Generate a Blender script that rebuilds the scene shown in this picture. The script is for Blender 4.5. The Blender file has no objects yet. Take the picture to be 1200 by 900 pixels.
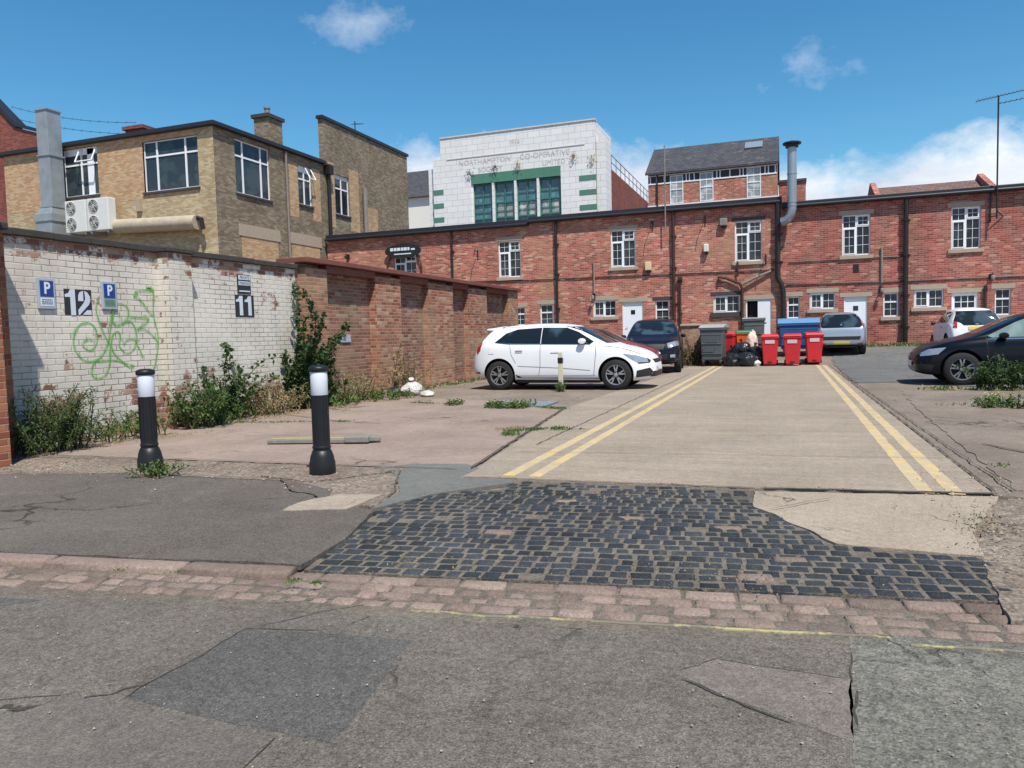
import bpy, bmesh, math, random
from math import sin, cos, pi, radians, sqrt, atan2
from mathutils import Vector, Matrix, noise
from mathutils.geometry import delaunay_2d_cdt
from mathutils.bvhtree import BVHTree
random.seed(7)
scene = bpy.context.scene
col = scene.collection

# ------------------------------------------------------------------ camera
Yw, Pt, Rl = radians(20.1), radians(3.68), radians(1.49)
r0 = Vector((cos(Yw), sin(Yw), 0)); f0 = Vector((-sin(Yw), cos(Yw), 0)); zz = Vector((0, 0, 1))
fw = f0*cos(Pt) - zz*sin(Pt); u0 = zz*cos(Pt) + f0*sin(Pt)
rt = r0*cos(Rl) - u0*sin(Rl); up = u0*cos(Rl) + r0*sin(Rl)
cd = bpy.data.cameras.new('camera'); cam = bpy.data.objects.new('camera', cd); col.objects.link(cam)
M = Matrix(((rt.x, up.x, -fw.x, 0), (rt.y, up.y, -fw.y, 0), (rt.z, up.z, -fw.z, 1.25), (0, 0, 0, 1)))
cam.matrix_world = M
cd.lens = 26.4; cd.sensor_width = 36; cd.clip_start = .05; cd.clip_end = 2000
scene.camera = cam

# ------------------------------------------------------------------ sun, sky, exposure
SUN = Vector((1, -1.15, 2.7)).normalized()
sl = bpy.data.lights.new('sun', 'SUN'); sl.energy = 4.8; sl.angle = radians(.6); sl.color = (1, .95, .87)
so = bpy.data.objects.new('sun', sl); col.objects.link(so)
so.rotation_euler = SUN.to_track_quat('Z', 'Y').to_euler(); so.location = (20, -20, 40)
scene.view_settings.view_transform = 'Standard'; scene.view_settings.look = 'None'
scene.view_settings.gamma = 1; scene.view_settings.use_curve_mapping = False
scene.view_settings.exposure = 0.32
scene.render.engine = 'CYCLES'

W = bpy.data.worlds.new('World'); scene.world = W; W.use_nodes = True
def sky():
    nt = W.node_tree; nt.nodes.clear(); L = nt.links.new; n = nt.nodes.new
    def math_(op, a, b=None, c=None, clamp=False):
        m = n('ShaderNodeMath'); m.operation = op; m.use_clamp = clamp
        for i, v in enumerate((a, b, c)):
            if v is None: continue
            if isinstance(v, (int, float)): m.inputs[i].default_value = v
            else: L(v, m.inputs[i])
        return m.outputs[0]
    sk = n('ShaderNodeTexSky'); sk.sky_type = 'NISHITA'; sk.sun_disc = False
    sk.sun_elevation = math.asin(SUN.z); sk.sun_rotation = atan2(SUN.x, SUN.y)
    sk.air_density = 1.0; sk.dust_density = .25; sk.ozone_density = 1.6; sk.altitude = 80
    hs = n('ShaderNodeHueSaturation'); hs.inputs['Saturation'].default_value = 1.3; hs.inputs['Value'].default_value = 1
    L(sk.outputs[0], hs.inputs['Color'])
    tc = n('ShaderNodeTexCoord'); sp = n('ShaderNodeSeparateXYZ'); L(tc.outputs['Generated'], sp.inputs[0])
    def nz(scale, detail, rough, sc=(1, 1, 1), dist=0):
        mp = n('ShaderNodeMapping'); mp.inputs['Scale'].default_value = sc; L(tc.outputs['Generated'], mp.inputs[0])
        t = n('ShaderNodeTexNoise'); t.inputs['Scale'].default_value = scale; t.inputs['Detail'].default_value = detail
        t.inputs['Roughness'].default_value = rough; t.inputs['Distortion'].default_value = dist
        L(mp.outputs[0], t.inputs['Vector']); return t.outputs[0]
    z = sp.outputs[2]
    big = nz(3.6, 2, .5, (1, 1, .6)); med = nz(11, 7, .62, (1, 1, 1.5)); fine = nz(30, 6, .6)
    # band of cumulus near the horizon: top height modulated by noise
    top = math_('MULTIPLY_ADD', big, .10, .162)
    hx = math_('DIVIDE', math_('ADD', sp.outputs[0], .32), .24); hump = math_('SUBTRACT', 1, math_('MULTIPLY', hx, hx), clamp=True); top = math_('MULTIPLY_ADD', hump, .045, top)
    top = math_('ADD', top, math_('MULTIPLY_ADD', med, .14, -.07))
    m = math_('SUBTRACT', top, z)
    m = math_('MULTIPLY', m, 22, clamp=True)
    # two small clouds
    def puff(d, w, k):
        v = n('ShaderNodeVectorMath'); v.operation = 'SUBTRACT'; L(tc.outputs['Generated'], v.inputs[0]); v.inputs[1].default_value = d
        s = n('ShaderNodeVectorMath'); s.operation = 'MULTIPLY'; L(v.outputs[0], s.inputs[0]); s.inputs[1].default_value = (1, 1, 1.35)
        ln = n('ShaderNodeVectorMath'); ln.operation = 'LENGTH'; L(s.outputs[0], ln.inputs[0])
        q = math_('ADD', ln.outputs['Value'], math_('MULTIPLY_ADD', med, .22, -.11))
        q = math_('ADD', q, math_('MULTIPLY_ADD', fine, .06, -.03))
        q = math_('SUBTRACT', w, q); return math_('MULTIPLY', q, k, clamp=True)
    p = math_('ADD', puff((-.474, .799, .370), .040, 13), puff((.018, .952, .304), .044, 12), clamp=True)
    p = math_('MULTIPLY', p, .6)
    m = math_('MAXIMUM', m, p)
    shade = math_('MULTIPLY_ADD', nz(7, 5, .6, (1, 1, 2.2)), 1.8, -.45, clamp=True)
    hgt = math_('MULTIPLY', math_('SUBTRACT', z, .05), 7, clamp=True)
    shade = math_('MULTIPLY', shade, math_('MULTIPLY_ADD', hgt, .55, .45))
    mixc = n('ShaderNodeMix'); mixc.data_type = 'RGBA'; L(shade, mixc.inputs[0])
    mixc.inputs[6].default_value = (4.2, 4.8, 5.7, 1); mixc.inputs[7].default_value = (8.2, 8.4, 8.6, 1)
    mx = n('ShaderNodeMix'); mx.data_type = 'RGBA'; L(m, mx.inputs[0])
    tn = n('ShaderNodeMix'); tn.data_type = 'RGBA'; tn.blend_type = 'MULTIPLY'; tn.inputs[0].default_value = 1; L(hs.outputs[0], tn.inputs[6]); tn.inputs[7].default_value = (.80, 1.06, 1.0, 1); L(tn.outputs[2], mx.inputs[6]); L(mixc.outputs[2], mx.inputs[7])
    bg = n('ShaderNodeBackground'); bg.inputs[1].default_value = .115; L(mx.outputs[2], bg.inputs[0])
    o = n('ShaderNodeOutputWorld'); L(bg.outputs[0], o.inputs[0])
sky()

# ------------------------------------------------------------------ material helpers
class NT:
    def __init__(s, name):
        s.m = bpy.data.materials.new(name); s.m.use_nodes = True; s.t = s.m.node_tree
        s.b = s.t.nodes['Principled BSDF']; s.L = s.t.links.new
        s.geo = None
    def n(s, k): return s.t.nodes.new(k)
    def put(s, sock, v):
        if isinstance(v, (int, float)): sock.default_value = v
        elif isinstance(v, tuple): sock.default_value = v if len(v) == 4 or sock.type == 'VECTOR' else (*v, 1)
        else: s.L(v, sock)
    def math(s, op, a, b=None, c=None, clamp=False):
        m = s.n('ShaderNodeMath'); m.operation = op; m.use_clamp = clamp
        for i, v in enumerate((a, b, c)):
            if v is not None: s.put(m.inputs[i], v)
        return m.outputs[0]
    def pos(s):
        if not s.geo: s.geo = s.n('ShaderNodeNewGeometry')
        return s.geo.outputs['Position']
    def noise(s, scale, detail=3, rough=.55, vec=None, dist=0, sc=None):
        v = vec or s.pos()
        if sc:
            mp = s.n('ShaderNodeMapping'); mp.inputs['Scale'].default_value = sc; s.L(v, mp.inputs[0]); v = mp.outputs[0]
        t = s.n('ShaderNodeTexNoise'); t.inputs['Scale'].default_value = scale; t.inputs['Detail'].default_value = detail
        t.inputs['Roughness'].default_value = rough; t.inputs['Distortion'].default_value = dist; s.L(v, t.inputs['Vector']); return t.outputs[0]
    def vor(s, scale, feat='F1', out='Distance', vec=None):
        t = s.n('ShaderNodeTexVoronoi'); t.feature = feat; t.inputs['Scale'].default_value = scale
        s.L(vec or s.pos(), t.inputs['Vector']); return t.outputs[out]
    def step(s, v, lo, hi): 
        r = s.n('ShaderNodeMapRange'); s.put(r.inputs[0], v); r.inputs[1].default_value = lo; r.inputs[2].default_value = hi
        r.interpolation_type = 'SMOOTHSTEP'; return r.outputs[0]
    def mix(s, f, a, b, mode='MIX'):
        m = s.n('ShaderNodeMix'); m.data_type = 'RGBA'; m.blend_type = mode; s.put(m.inputs[0], f); s.put(m.inputs[6], a); s.put(m.inputs[7], b); return m.outputs[2]
    def ramp(s, f, stops, mode='LINEAR'):
        r = s.n('ShaderNodeValToRGB'); r.color_ramp.interpolation = mode; s.put(r.inputs[0], f)
        e = r.color_ramp.elements
        while len(e) < len(stops): e.new(.5)
        for i, (p, c) in enumerate(stops): e[i].position = p; e[i].color = (*c, 1)
        return r.outputs[0]
    def bump(s, h, st=.3, dist=.01, nrm=None):
        b = s.n('ShaderNodeBump'); b.inputs['Strength'].default_value = st; b.inputs['Distance'].default_value = dist; s.put(b.inputs['Height'], h)
        if nrm: s.L(nrm, b.inputs['Normal'])
        s.L(b.outputs[0], s.b.inputs['Normal']); return b.outputs[0]
    def out(s, c, rough=.9, metal=0, spec=.3):
        s.put(s.b.inputs['Base Color'], c); s.put(s.b.inputs['Roughness'], rough); s.b.inputs['Metallic'].default_value = metal
        s.b.inputs['Specular IOR Level'].default_value = spec; return s.m

def plain(name, c, rough=.6, metal=0, spec=.4, var=.12, coat=0, scale=6):
    k = NT(name)
    v = k.math('MULTIPLY_ADD', k.noise(scale, 4), var*2, 1-var)
    c2 = k.mix(1, c, k.comb(v) if hasattr(k, 'comb') else v, 'MULTIPLY')
    k.b.inputs['Coat Weight'].default_value = coat; k.b.inputs['Coat Roughness'].default_value = .04
    return k.out(c2, rough, metal, spec)

def brick(name, stops, mortar, bw=.225, bh=.075, mw=.011, paint=None, soot=.25, tone=None, mott=.25):
    """running bond on any upright face; every brick takes its own colour from stops"""
    k = NT(name)
    sp = k.n('ShaderNodeSeparateXYZ'); k.L(k.pos(), sp.inputs[0])
    sn = k.n('ShaderNodeSeparateXYZ'); k.L(k.geo.outputs['True Normal'], sn.inputs[0])
    isx = k.math('GREATER_THAN', k.math('ABSOLUTE', sn.outputs[0]), .5)
    x, y, z = sp.outputs
    d = k.math('SUBTRACT', y, x); u = k.math('MULTIPLY_ADD', isx, d, x)
    wob = k.math('MULTIPLY_ADD', k.noise(9, 2), .012, -.006)
    z2 = k.math('ADD', z, wob); u = k.math('ADD', u, wob)
    row = k.math('FLOOR', k.math('DIVIDE', z2, bh))
    par = k.math('SUBTRACT', 1, k.math('ABSOLUTE', k.math('MODULO', row, 2)))
    uu = k.math('DIVIDE', k.math('MULTIPLY_ADD', par, bw*.5, u), bw)
    fl = k.math('FLOOR', uu)
    cv = k.n('ShaderNodeCombineXYZ'); k.L(row, cv.inputs[0]); k.L(fl, cv.inputs[1])
    wn = k.n('ShaderNodeTexWhiteNoise'); wn.noise_dimensions = '2D'; k.L(cv.outputs[0], wn.inputs['Vector'])
    # mortar mask
    fu = k.math('FRACT', uu); fz = k.math('FRACT', k.math('DIVIDE', z2, bh))
    du = k.math('MULTIPLY', k.math('MINIMUM', fu, k.math('SUBTRACT', 1, fu)), bw)
    dz = k.math('MULTIPLY', k.math('MINIMUM', fz, k.math('SUBTRACT', 1, fz)), bh)
    dm = k.math('MINIMUM', du, dz)
    mm = k.math('SUBTRACT', 1, k.step(dm, mw*.25, mw*.75))
    c = k.ramp(wn.outputs['Value'], stops, 'CONSTANT')
    fn = k.noise(60, 4, .7)
    c = k.mix(mott, c, k.ramp(fn, [(.3, (.3, .3, .3)), (.7, (1, 1, 1))]), 'MULTIPLY')
    c = k.mix(mm, c, mortar)
    if tone:
        c = k.mix(k.step(k.noise(.35, 4, .6), .45, .7), c, k.mix(.55, c, tone))
    big = k.noise(.8, 5, .65)
    c = k.mix(soot, c, k.ramp(big, [(.32, (.35, .33, .31)), (.6, (1, 1, 1))]), 'MULTIPLY')
    hgt = k.math('MULTIPLY_ADD', mm, -1, 1)
    hgt = k.math('ADD', hgt, k.math('MULTIPLY', fn, .35))
    if paint:
        # flaking paint: gone more near the foot, along the top and on odd bricks
        flake = k.noise(2.2, 8, .75)
        rnd = k.math('MULTIPLY', wn.outputs['Value'], .13)
        low = k.math('SUBTRACT', 1, k.step(z, .1, 1.15))
        hi = k.step(z, 2.2, 2.75)
        f = k.math('ADD', flake, rnd)
        f = k.math('ADD', f, k.math('MULTIPLY', low, .175)); f = k.math('ADD', f, k.math('MULTIPLY', hi, .20))
        off = k.step(f, .68, .715)
        pc = k.ramp(k.noise(1.4, 6, .7), [(.3, tuple(.78*v for v in paint)), (.65, paint)])
        grime = k.math('MULTIPLY', mm, k.math('ADD', k.math('MULTIPLY', k.step(k.noise(1.3, 5, .7), .45, .62), .75), .25))
        st = k.noise(1.0, 6, .7, sc=(1, 1, .22)); pc = k.mix(k.math('MULTIPLY', k.step(st, .5, .72), .35), pc, (.36, .29, .22))
        pc = k.mix(k.math('MULTIPLY', grime, .75), pc, (.12, .09, .07))
        pc = k.mix(k.math('MULTIPLY', k.step(k.noise(14, 5, .8), .66, .72), .6), pc, (.2, .15, .11))
        c = k.mix(off, pc, c)
    k.bump(hgt, .7, .008)
    return k.out(c, .92, 0, .2)

def ground(name, c1, c2, speck=.5, sscale=120, crack=0, stain=None, bst=.4, c3=None, streak=False, island=False):
    k = NT(name)
    c = k.ramp(k.noise(.9, 8, .65, dist=.4), [(.3, c1), (.68, c2)])
    if c3: c = k.mix(k.step(k.noise(.55, 5, .7), .52, .68), c, c3)
    if streak: c = k.mix(.45, c, k.ramp(k.noise(1.5, 6, .7, sc=(.35, 3, 1)), [(.35, (.62, .6, .58)), (.65, (1, 1, 1))]), 'MULTIPLY')
    sp = k.noise(sscale, 3, .8); v = k.vor(sscale*1.6)
    vc = k.n('ShaderNodeTexVoronoi'); vc.inputs['Scale'].default_value = sscale*1.9; k.L(k.pos(), vc.inputs['Vector'])
    sv = k.n('ShaderNodeSeparateColor'); k.L(vc.outputs['Color'], sv.inputs[0])
    g = k.ramp(sv.outputs[0], [(.0, (.42, .42, .42)), (.5, (.85, .85, .85)), (.93, (1.0, 1.0, 1.0))])
    c = k.mix(speck, c, g, 'MULTIPLY')
    c = k.mix(k.math('MULTIPLY', k.step(sv.outputs[1], .9, .93), speck*.32), c, (.42, .39, .35))
    isl = k.math('MULTIPLY_ADD', k.geo.outputs['Random Per Island'], .55, .62) if island else None
    if island: c = k.mix(1, c, isl, 'MULTIPLY')
    mid = k.noise(9, 6, .75)
    c = k.mix(.35, c, k.ramp(mid, [(.35, (.6, .6, .6)), (.62, (1.0, 1.0, 1.0))]), 'MULTIPLY')
    if stain: c = k.mix(k.math('MULTIPLY', k.step(k.noise(2.3, 7, .8, dist=.8), .56, .68), .65), c, stain)
    gr = k.noise(sscale*.55, 6, .85)
    c = k.mix(speck*.9, c, k.ramp(gr, [(.36, (.38, .38, .38)), (.52, (.95, .95, .95)), (.68, (1.35, 1.33, 1.3))]), 'MULTIPLY')
    g2 = k.noise(sscale*.22, 5, .8)
    c = k.mix(speck*.55, c, k.ramp(g2, [(.34, (.5, .5, .5)), (.5, (.95, .95, .95)), (.68, (1.3, 1.28, 1.25))]), 'MULTIPLY')
    h = k.math('ADD', k.math('MULTIPLY', v, .6), k.math('MULTIPLY', sp, .6))
    if crack:
        w = k.n('ShaderNodeVectorMath'); w.operation = 'ADD'; k.L(k.pos(), w.inputs[0])
        nn = k.n('ShaderNodeTexNoise'); nn.inputs['Scale'].default_value = 2.5; nn.inputs['Detail'].default_value = 6; k.L(k.pos(), nn.inputs['Vector'])
        sc = k.n('ShaderNodeVectorMath'); sc.operation = 'SCALE'; sc.inputs['Scale'].default_value = .9; k.L(nn.outputs['Color'], sc.inputs[0]); k.L(sc.outputs[0], w.inputs[1])
        e = k.vor(crack, 'DISTANCE_TO_EDGE', 'Distance', w.outputs[0])
        m = k.math('SUBTRACT', 1, k.step(e, .002, .012))
        m = k.math('MULTIPLY', m, k.step(k.noise(.8, 3), .45, .6))
        c = k.mix(k.math('MULTIPLY', m, .75), c, (.03, .026, .022)); h = k.math('SUBTRACT', h, k.math('MULTIPLY', m, 2))
    k.bump(h, bst, .006)
    return k.out(c, .93, 0, .2)

def leafmat(name, c1, c2, c3=None):
    k = NT(name)
    c = k.ramp(k.noise(11, 3, .7), [(.3, c1), (.5, c2), (.72, c3 or c2)])
    k.b.inputs['Subsurface Weight'].default_value = 0
    m = k.out(c, .55, 0, .35)
    tr = k.n('ShaderNodeBsdfTranslucent'); k.L(c, tr.inputs[0]); ms = k.n('ShaderNodeMixShader'); ms.inputs[0].default_value = .3
    o = k.t.nodes['Material Output']; k.L(k.b.outputs[0], ms.inputs[1]); k.L(tr.outputs[0], ms.inputs[2]); k.L(ms.outputs[0], o.inputs[0])
    return m

def glassmat(name, c=(.012, .016, .02), rough=.06, var=None):
    k = NT(name)
    cc = k.mix(k.step(k.noise(1.7, 2), .5, .62), c, var or tuple(v*2.2 for v in c))
    return k.out(cc, rough, 0, .4)

# ------------------------------------------------------------------ object helpers
def tag(o, label=None, cat=None, group=None, kind=None):
    if label: o['label'] = label
    if cat: o['category'] = cat
    if group: o['group'] = group
    if kind: o['kind'] = kind
    return o
def empty(name, label, cat, loc=(0, 0, 0), rz=0, group=None):
    o = bpy.data.objects.new(name, None); col.objects.link(o); o.location = loc; o.rotation_euler = (0, 0, rz); o.empty_display_size = .2
    return tag(o, label, cat, group)

class MB:
    def __init__(s): s.v = []; s.f = []; s.mi = []; s.cur = 0
    def add(s, vs, fs):
        o = len(s.v); s.v += [tuple(v) for v in vs]
        for f in fs: s.f.append(tuple(i+o for i in f)); s.mi.append(s.cur)
    def box(s, x0, x1, y0, y1, z0, z1, taper=0):
        t = taper
        s.add([(x0, y0, z0), (x1, y0, z0), (x1, y1, z0), (x0, y1, z0), (x0-t, y0-t, z1), (x1+t, y0-t, z1), (x1+t, y1+t, z1), (x0-t, y1+t, z1)],
              [(0, 3, 2, 1), (4, 5, 6, 7), (0, 1, 5, 4), (1, 2, 6, 5), (2, 3, 7, 6), (3, 0, 4, 7)])
    def hexa(s, p):  # eight points: bottom ring, top ring
        s.add(p, [(0, 3, 2, 1), (4, 5, 6, 7), (0, 1, 5, 4), (1, 2, 6, 5), (2, 3, 7, 6), (3, 0, 4, 7)])
    def abox(s, P, a0, a1, z0, z1, d0, d1):  # d inwards
        s.hexa([P(a0, z0, d0), P(a1, z0, d0), P(a1, z0, d1), P(a0, z0, d1), P(a0, z1, d0), P(a1, z1, d0), P(a1, z1, d1), P(a0, z1, d1)])
    def tube(s, pts, r, n=8, cap=True):
        pts = [Vector(p) for p in pts]; rs = r if isinstance(r, (list, tuple)) else [r]*len(pts)
        ring = []; o = len(s.v); prev = None
        for i, p in enumerate(pts):
            a = pts[max(i-1, 0)]; b = pts[min(i+1, len(pts)-1)]; t = (b-a)
            if t.length < 1e-9: t = Vector((0, 0, 1))
            t.normalize()
            if prev is None: h = Vector((0, 0, 1)) if abs(t.z) < .9 else Vector((1, 0, 0)); e1 = t.cross(h).normalized()
            else: e1 = (prev - t*prev.dot(t)).normalized()
            prev = e1; e2 = t.cross(e1)
            for k in range(n):
                a_ = 2*pi*k/n; s.v.append(tuple(p + (e1*cos(a_)+e2*sin(a_))*rs[i]))
        for i in range(len(pts)-1):
            for k in range(n):
                s.f.append((o+i*n+k, o+i*n+(k+1) % n, o+(i+1)*n+(k+1) % n, o+(i+1)*n+k)); s.mi.append(s.cur)
        if cap:
            s.f.append(tuple(o+k for k in reversed(range(n)))); s.mi.append(s.cur)
            s.f.append(tuple(o+(len(pts)-1)*n+k for k in range(n))); s.mi.append(s.cur)
    def lathe(s, prof, c=(0, 0, 0), n=32, axis='z'):
        o = len(s.v)
        for (r, h) in prof:
            for k in range(n):
                a = 2*pi*k/n; x, y = r*cos(a), r*sin(a)
                p = (x, y, h) if axis == 'z' else (x, h, y)
                s.v.append((p[0]+c[0], p[1]+c[1], p[2]+c[2]))
        for i in range(len(prof)-1):
            for k in range(n):
                q = (o+i*n+k, o+i*n+(k+1) % n, o+(i+1)*n+(k+1) % n, o+(i+1)*n+k)
                s.f.append(q if axis == 'z' else q[::-1]); s.mi.append(s.cur)
    def prism(s, poly, h0, h1, P=None):  # poly in (a,b), extruded in third
        P = P or (lambda a, b, h: (a, b, h)); n = len(poly)
        s.add([P(a, b, h0) for a, b in poly] + [P(a, b, h1) for a, b in poly],
              [tuple(reversed(range(n))), tuple(range(n, 2*n))] + [(i, (i+1) % n, n+(i+1) % n, n+i) for i in range(n)])
    def build(s, name, mats, parent=None, smooth=False, bevel=0, seg=2, fix=True, world=False):
        """world=True: vertices are in world space and are moved to the parent's space"""
        me = bpy.data.meshes.new(name)
        v = s.v
        if world and parent is not None:
            p = parent; loc = Vector((0, 0, 0))
            while p is not None: loc += p.location; p = p.parent
            v = [(a-loc.x, b-loc.y, c-loc.z) for a, b, c in v]
        me.from_pydata(v, [], s.f)
        ml = mats if isinstance(mats, (list, tuple)) else [mats]
        for m in ml: me.materials.append(m)
        for p, mi in zip(me.polygons, s.mi): p.material_index = mi if mi < len(ml) else 0
        if fix:
            b = bmesh.new(); b.from_mesh(me); bmesh.ops.recalc_face_normals(b, faces=b.faces); b.to_mesh(me); b.free()
        if smooth:
            for p in me.polygons: p.use_smooth = True
            me.set_sharp_from_angle(angle=radians(38))
        o = bpy.data.objects.new(name, me); col.objects.link(o)
        if bevel:
            bv = o.modifiers.new('bevel', 'BEVEL'); bv.width = bevel; bv.segments = seg; bv.limit_method = 'ANGLE'; bv.angle_limit = radians(40)
        if parent is not None: o.parent = parent
        return o

def text_mesh(txt, size, P, name, mat, parent, bold=.0, sx=1, align='CENTER', depth=.003, world=True):
    """lettering: a flat extruded text, local (x,y) mapped by P(a, z, d)"""
    cu = bpy.data.curves.new('t', 'FONT'); cu.body = txt; cu.size = size; cu.offset = bold; cu.align_x = align; cu.align_y = 'CENTER'
    cu.fill_mode = 'FRONT'; cu.resolution_u = 4
    o = bpy.data.objects.new('t', cu); col.objects.link(o); dg = bpy.context.evaluated_depsgraph_get(); dg.update()
    me = bpy.data.meshes.new_from_object(o.evaluated_get(dg)); bpy.data.objects.remove(o); bpy.data.curves.remove(cu)
    m = MB(); vs = [P(v.co.x*sx, v.co.y, -depth) for v in me.vertices]; m.add(vs, [tuple(p.vertices) for p in me.polygons])
    bpy.data.meshes.remove(me)
    return m.build(name, mat, parent, world=world, fix=False)

def densify(poly, res):
    out = []
    for i in range(len(poly)):
        a, b = Vector(poly[i]), Vector(poly[(i+1) % len(poly)]); n = max(1, int((b-a).length/res))
        out += [tuple(a.lerp(b, k/n)) for k in range(n)]
    return out
def inside(p, poly):
    c = False; n = len(poly); x, y = p
    for i in range(n):
        x1, y1 = poly[i]; x2, y2 = poly[(i+1) % n]
        if (y1 > y) != (y2 > y) and x < (x2-x1)*(y-y1)/(y2-y1)+x1: c = not c
    return c
def tri2d(poly, res):
    ol = densify(poly, res); pts = [Vector(p) for p in ol]; n = len(ol)
    xs = [p[0] for p in ol]; ys = [p[1] for p in ol]
    x = min(xs)+res*.5
    while x < max(xs):
        y = min(ys)+res*.5
        while y < max(ys):
            if inside((x, y), ol): pts.append(Vector((x, y)))
            y += res
        x += res
    r = delaunay_2d_cdt(pts, [], [list(range(n))], 1, 1e-6)
    return [tuple(v) for v in r[0]], [tuple(f) for f in r[2]]

# ------------------------------------------------------------------ the lie of the land
def lerp_tab(x, t):
    if x <= t[0][0]: return t[0][1]
    for (a, b), (c, d) in zip(t, t[1:]):
        if x <= c: return b+(d-b)*(x-a)/(c-a)
    return t[-1][1]
KU = Vector((.9913, .132)); KN = Vector((-.132, .9913)); K0 = Vector((-2.64, 3.48))
def kn(x, y): return (Vector((x, y))-K0).dot(KN)
def kf(u, n): p = K0+KU*u+KN*n; return (p.x, p.y)
def gz(x, y):
    z = lerp_tab(y, [(27.2, 0), (28.6, .26), (29.6, .38), (32, .55), (60, .8)])
    return z
def sheet(name, poly, off, mat, res=.4, f=gz, kind='structure', wob=0, seed=0, rough=0, skirt=.03):
    if wob:
        d = densify(poly, max(wob*2.2, .06)); out = []
        for (x, y) in d:
            out.append((x+wob*noise.noise((x*3+seed, y*3, 1))+wob*.5*noise.noise((x*11+seed, y*11, 5)), y+wob*noise.noise((x*3+seed, y*3, 7))+wob*.5*noise.noise((x*11+seed, y*11, 9))))
        poly = out
    vs, fs = tri2d(poly, res)
    m = MB(); m.add([(x, y, f(x, y)+off+(rough*noise.noise((x*2.1, y*2.1, 3)) if rough else 0)) for x, y in vs], fs)
    o = m.build(name, mat, None, fix=False)
    me = o.data
    if me.polygons and sum(p.normal.z for p in me.polygons) < 0: me.flip_normals()
    b = bmesh.new(); b.from_mesh(me)      # a rim down to the layer below
    r = bmesh.ops.extrude_edge_only(b, edges=[e for e in b.edges if e.is_boundary])
    for v in r['geom']:
        if isinstance(v, bmesh.types.BMVert): v.co.z -= skirt
    b.to_mesh(me); b.free()
    if kind: o['kind'] = kind
    return o

# ------------------------------------------------------------------ materials
M_road = ground('old_asphalt', (.15, .130, .110), (.24, .208, .176), .8, 95, .45, (.11, .095, .082), 1.0, c3=(.23, .195, .165))
M_road_new = ground('patch_asphalt', (.115, .108, .10), (.165, .155, .143), .75, 110, 0, None, .9)
M_road_brown = ground('brown_asphalt', (.14, .122, .107), (.195, .17, .148), .6, 100, 0, None, .7)
M_road_pink = ground('pink_asphalt', (.19, .158, .138), (.24, .205, .18), .6, 90, 0, None, .7)
M_road_grey = ground('gritty_asphalt', (.15, .142, .122), (.26, .245, .21), .8, 60, .8, (.05, .05, .048), 1)
M_path = ground('path_asphalt', (.135, .115, .098), (.20, .172, .148), .75, 100, .5, (.22, .19, .155), 1.0)
M_yard = ground('dirt_concrete', (.19, .15, .12), (.31, .25, .20), .4, 70, .6, (.12, .095, .08), .7, c3=(.24, .2, .165))
M_pink = ground('pink_concrete', (.26, .195, .16), (.38, .29, .24), .35, 90, .35, (.17, .14, .125), .5, c3=(.34, .28, .225))
M_conc = ground('lane_concrete', (.34, .275, .21), (.44, .365, .285), .45, 80, 0, (.25, .205, .165), .5, c3=(.37, .31, .25), streak=True)
M_conc2 = ground('patch_concrete', (.36, .29, .22), (.46, .38, .30), .45, 80, .9, (.28, .22, .17), .6)
M_rubble = ground('broken_concrete', (.22, .17, .13), (.36, .29, .23), .8, 30, 2.2, (.1, .08, .06), 1.4)
M_grey = ground('grey_screed', (.15, .15, .14), (.21, .205, .185), .4, 90, 0, (.12, .12, .11), .5)
M_tarR = ground('car_park_asphalt', (.13, .13, .128), (.19, .188, .18), .5, 70, .5, (.22, .2, .18), .6)
M_kerb = ground('kerb_stone', (.28, .20, .165), (.38, .285, .235), .5, 90, 0, (.2, .14, .12), .6, island=True)
M_sett_p = ground('pink_sett', (.25, .18, .145), (.37, .28, .23), .5, 90, 0, (.12, .09, .075), .9, island=True)
M_sett_b = ground('blue_sett', (.026, .031, .038), (.062, .069, .080), .35, 90, 0, (.13, .11, .09), .8, island=True)
M_mortar = ground('sett_mortar', (.13, .11, .088), (.23, .195, .155), .6, 50, 0, (.12, .1, .08), 1)
M_tar = ground('tar_seam', (.05, .047, .044), (.085, .078, .07), .4, 80, 0, None, .6)
M_dirt = ground('joint_dirt', (.10, .08, .062), (.17, .135, .105), .6, 60, 0, None, 1)
def paintline(name, c, base, wear):
    k = NT(name); w = k.step(k.noise(7, 8, .75), wear, wear+.12)
    bc = k.ramp(k.noise(1.2, 5), [(.3, base), (.7, tuple(v*1.25 for v in base))])
    return k.out(k.mix(k.math('MULTIPLY', w, .9), c, bc), .85)
M_yel = paintline('worn_yellow_paint', (.57, .405, .13), (.37, .30, .21), .40)
M_yel2 = paintline('very_worn_yellow_paint', (.40, .35, .16), (.135, .12, .10), .42)
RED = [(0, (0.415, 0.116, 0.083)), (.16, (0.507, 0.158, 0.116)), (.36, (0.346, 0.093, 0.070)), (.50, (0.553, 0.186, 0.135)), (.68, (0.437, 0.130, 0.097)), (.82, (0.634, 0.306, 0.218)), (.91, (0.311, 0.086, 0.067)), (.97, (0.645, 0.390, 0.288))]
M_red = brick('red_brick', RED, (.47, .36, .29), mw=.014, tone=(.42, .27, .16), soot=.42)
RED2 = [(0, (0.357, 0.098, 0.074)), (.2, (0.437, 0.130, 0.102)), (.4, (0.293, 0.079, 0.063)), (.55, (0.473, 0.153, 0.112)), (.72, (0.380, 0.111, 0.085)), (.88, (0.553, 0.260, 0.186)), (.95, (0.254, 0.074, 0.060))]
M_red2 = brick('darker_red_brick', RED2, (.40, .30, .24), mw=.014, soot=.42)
M_redshade = brick('maroon_brick', [(0, (.24, .07, .055)), (.4, (.3, .09, .065)), (.7, (.2, .055, .045))], (.24, .15, .12), soot=.3)
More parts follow.
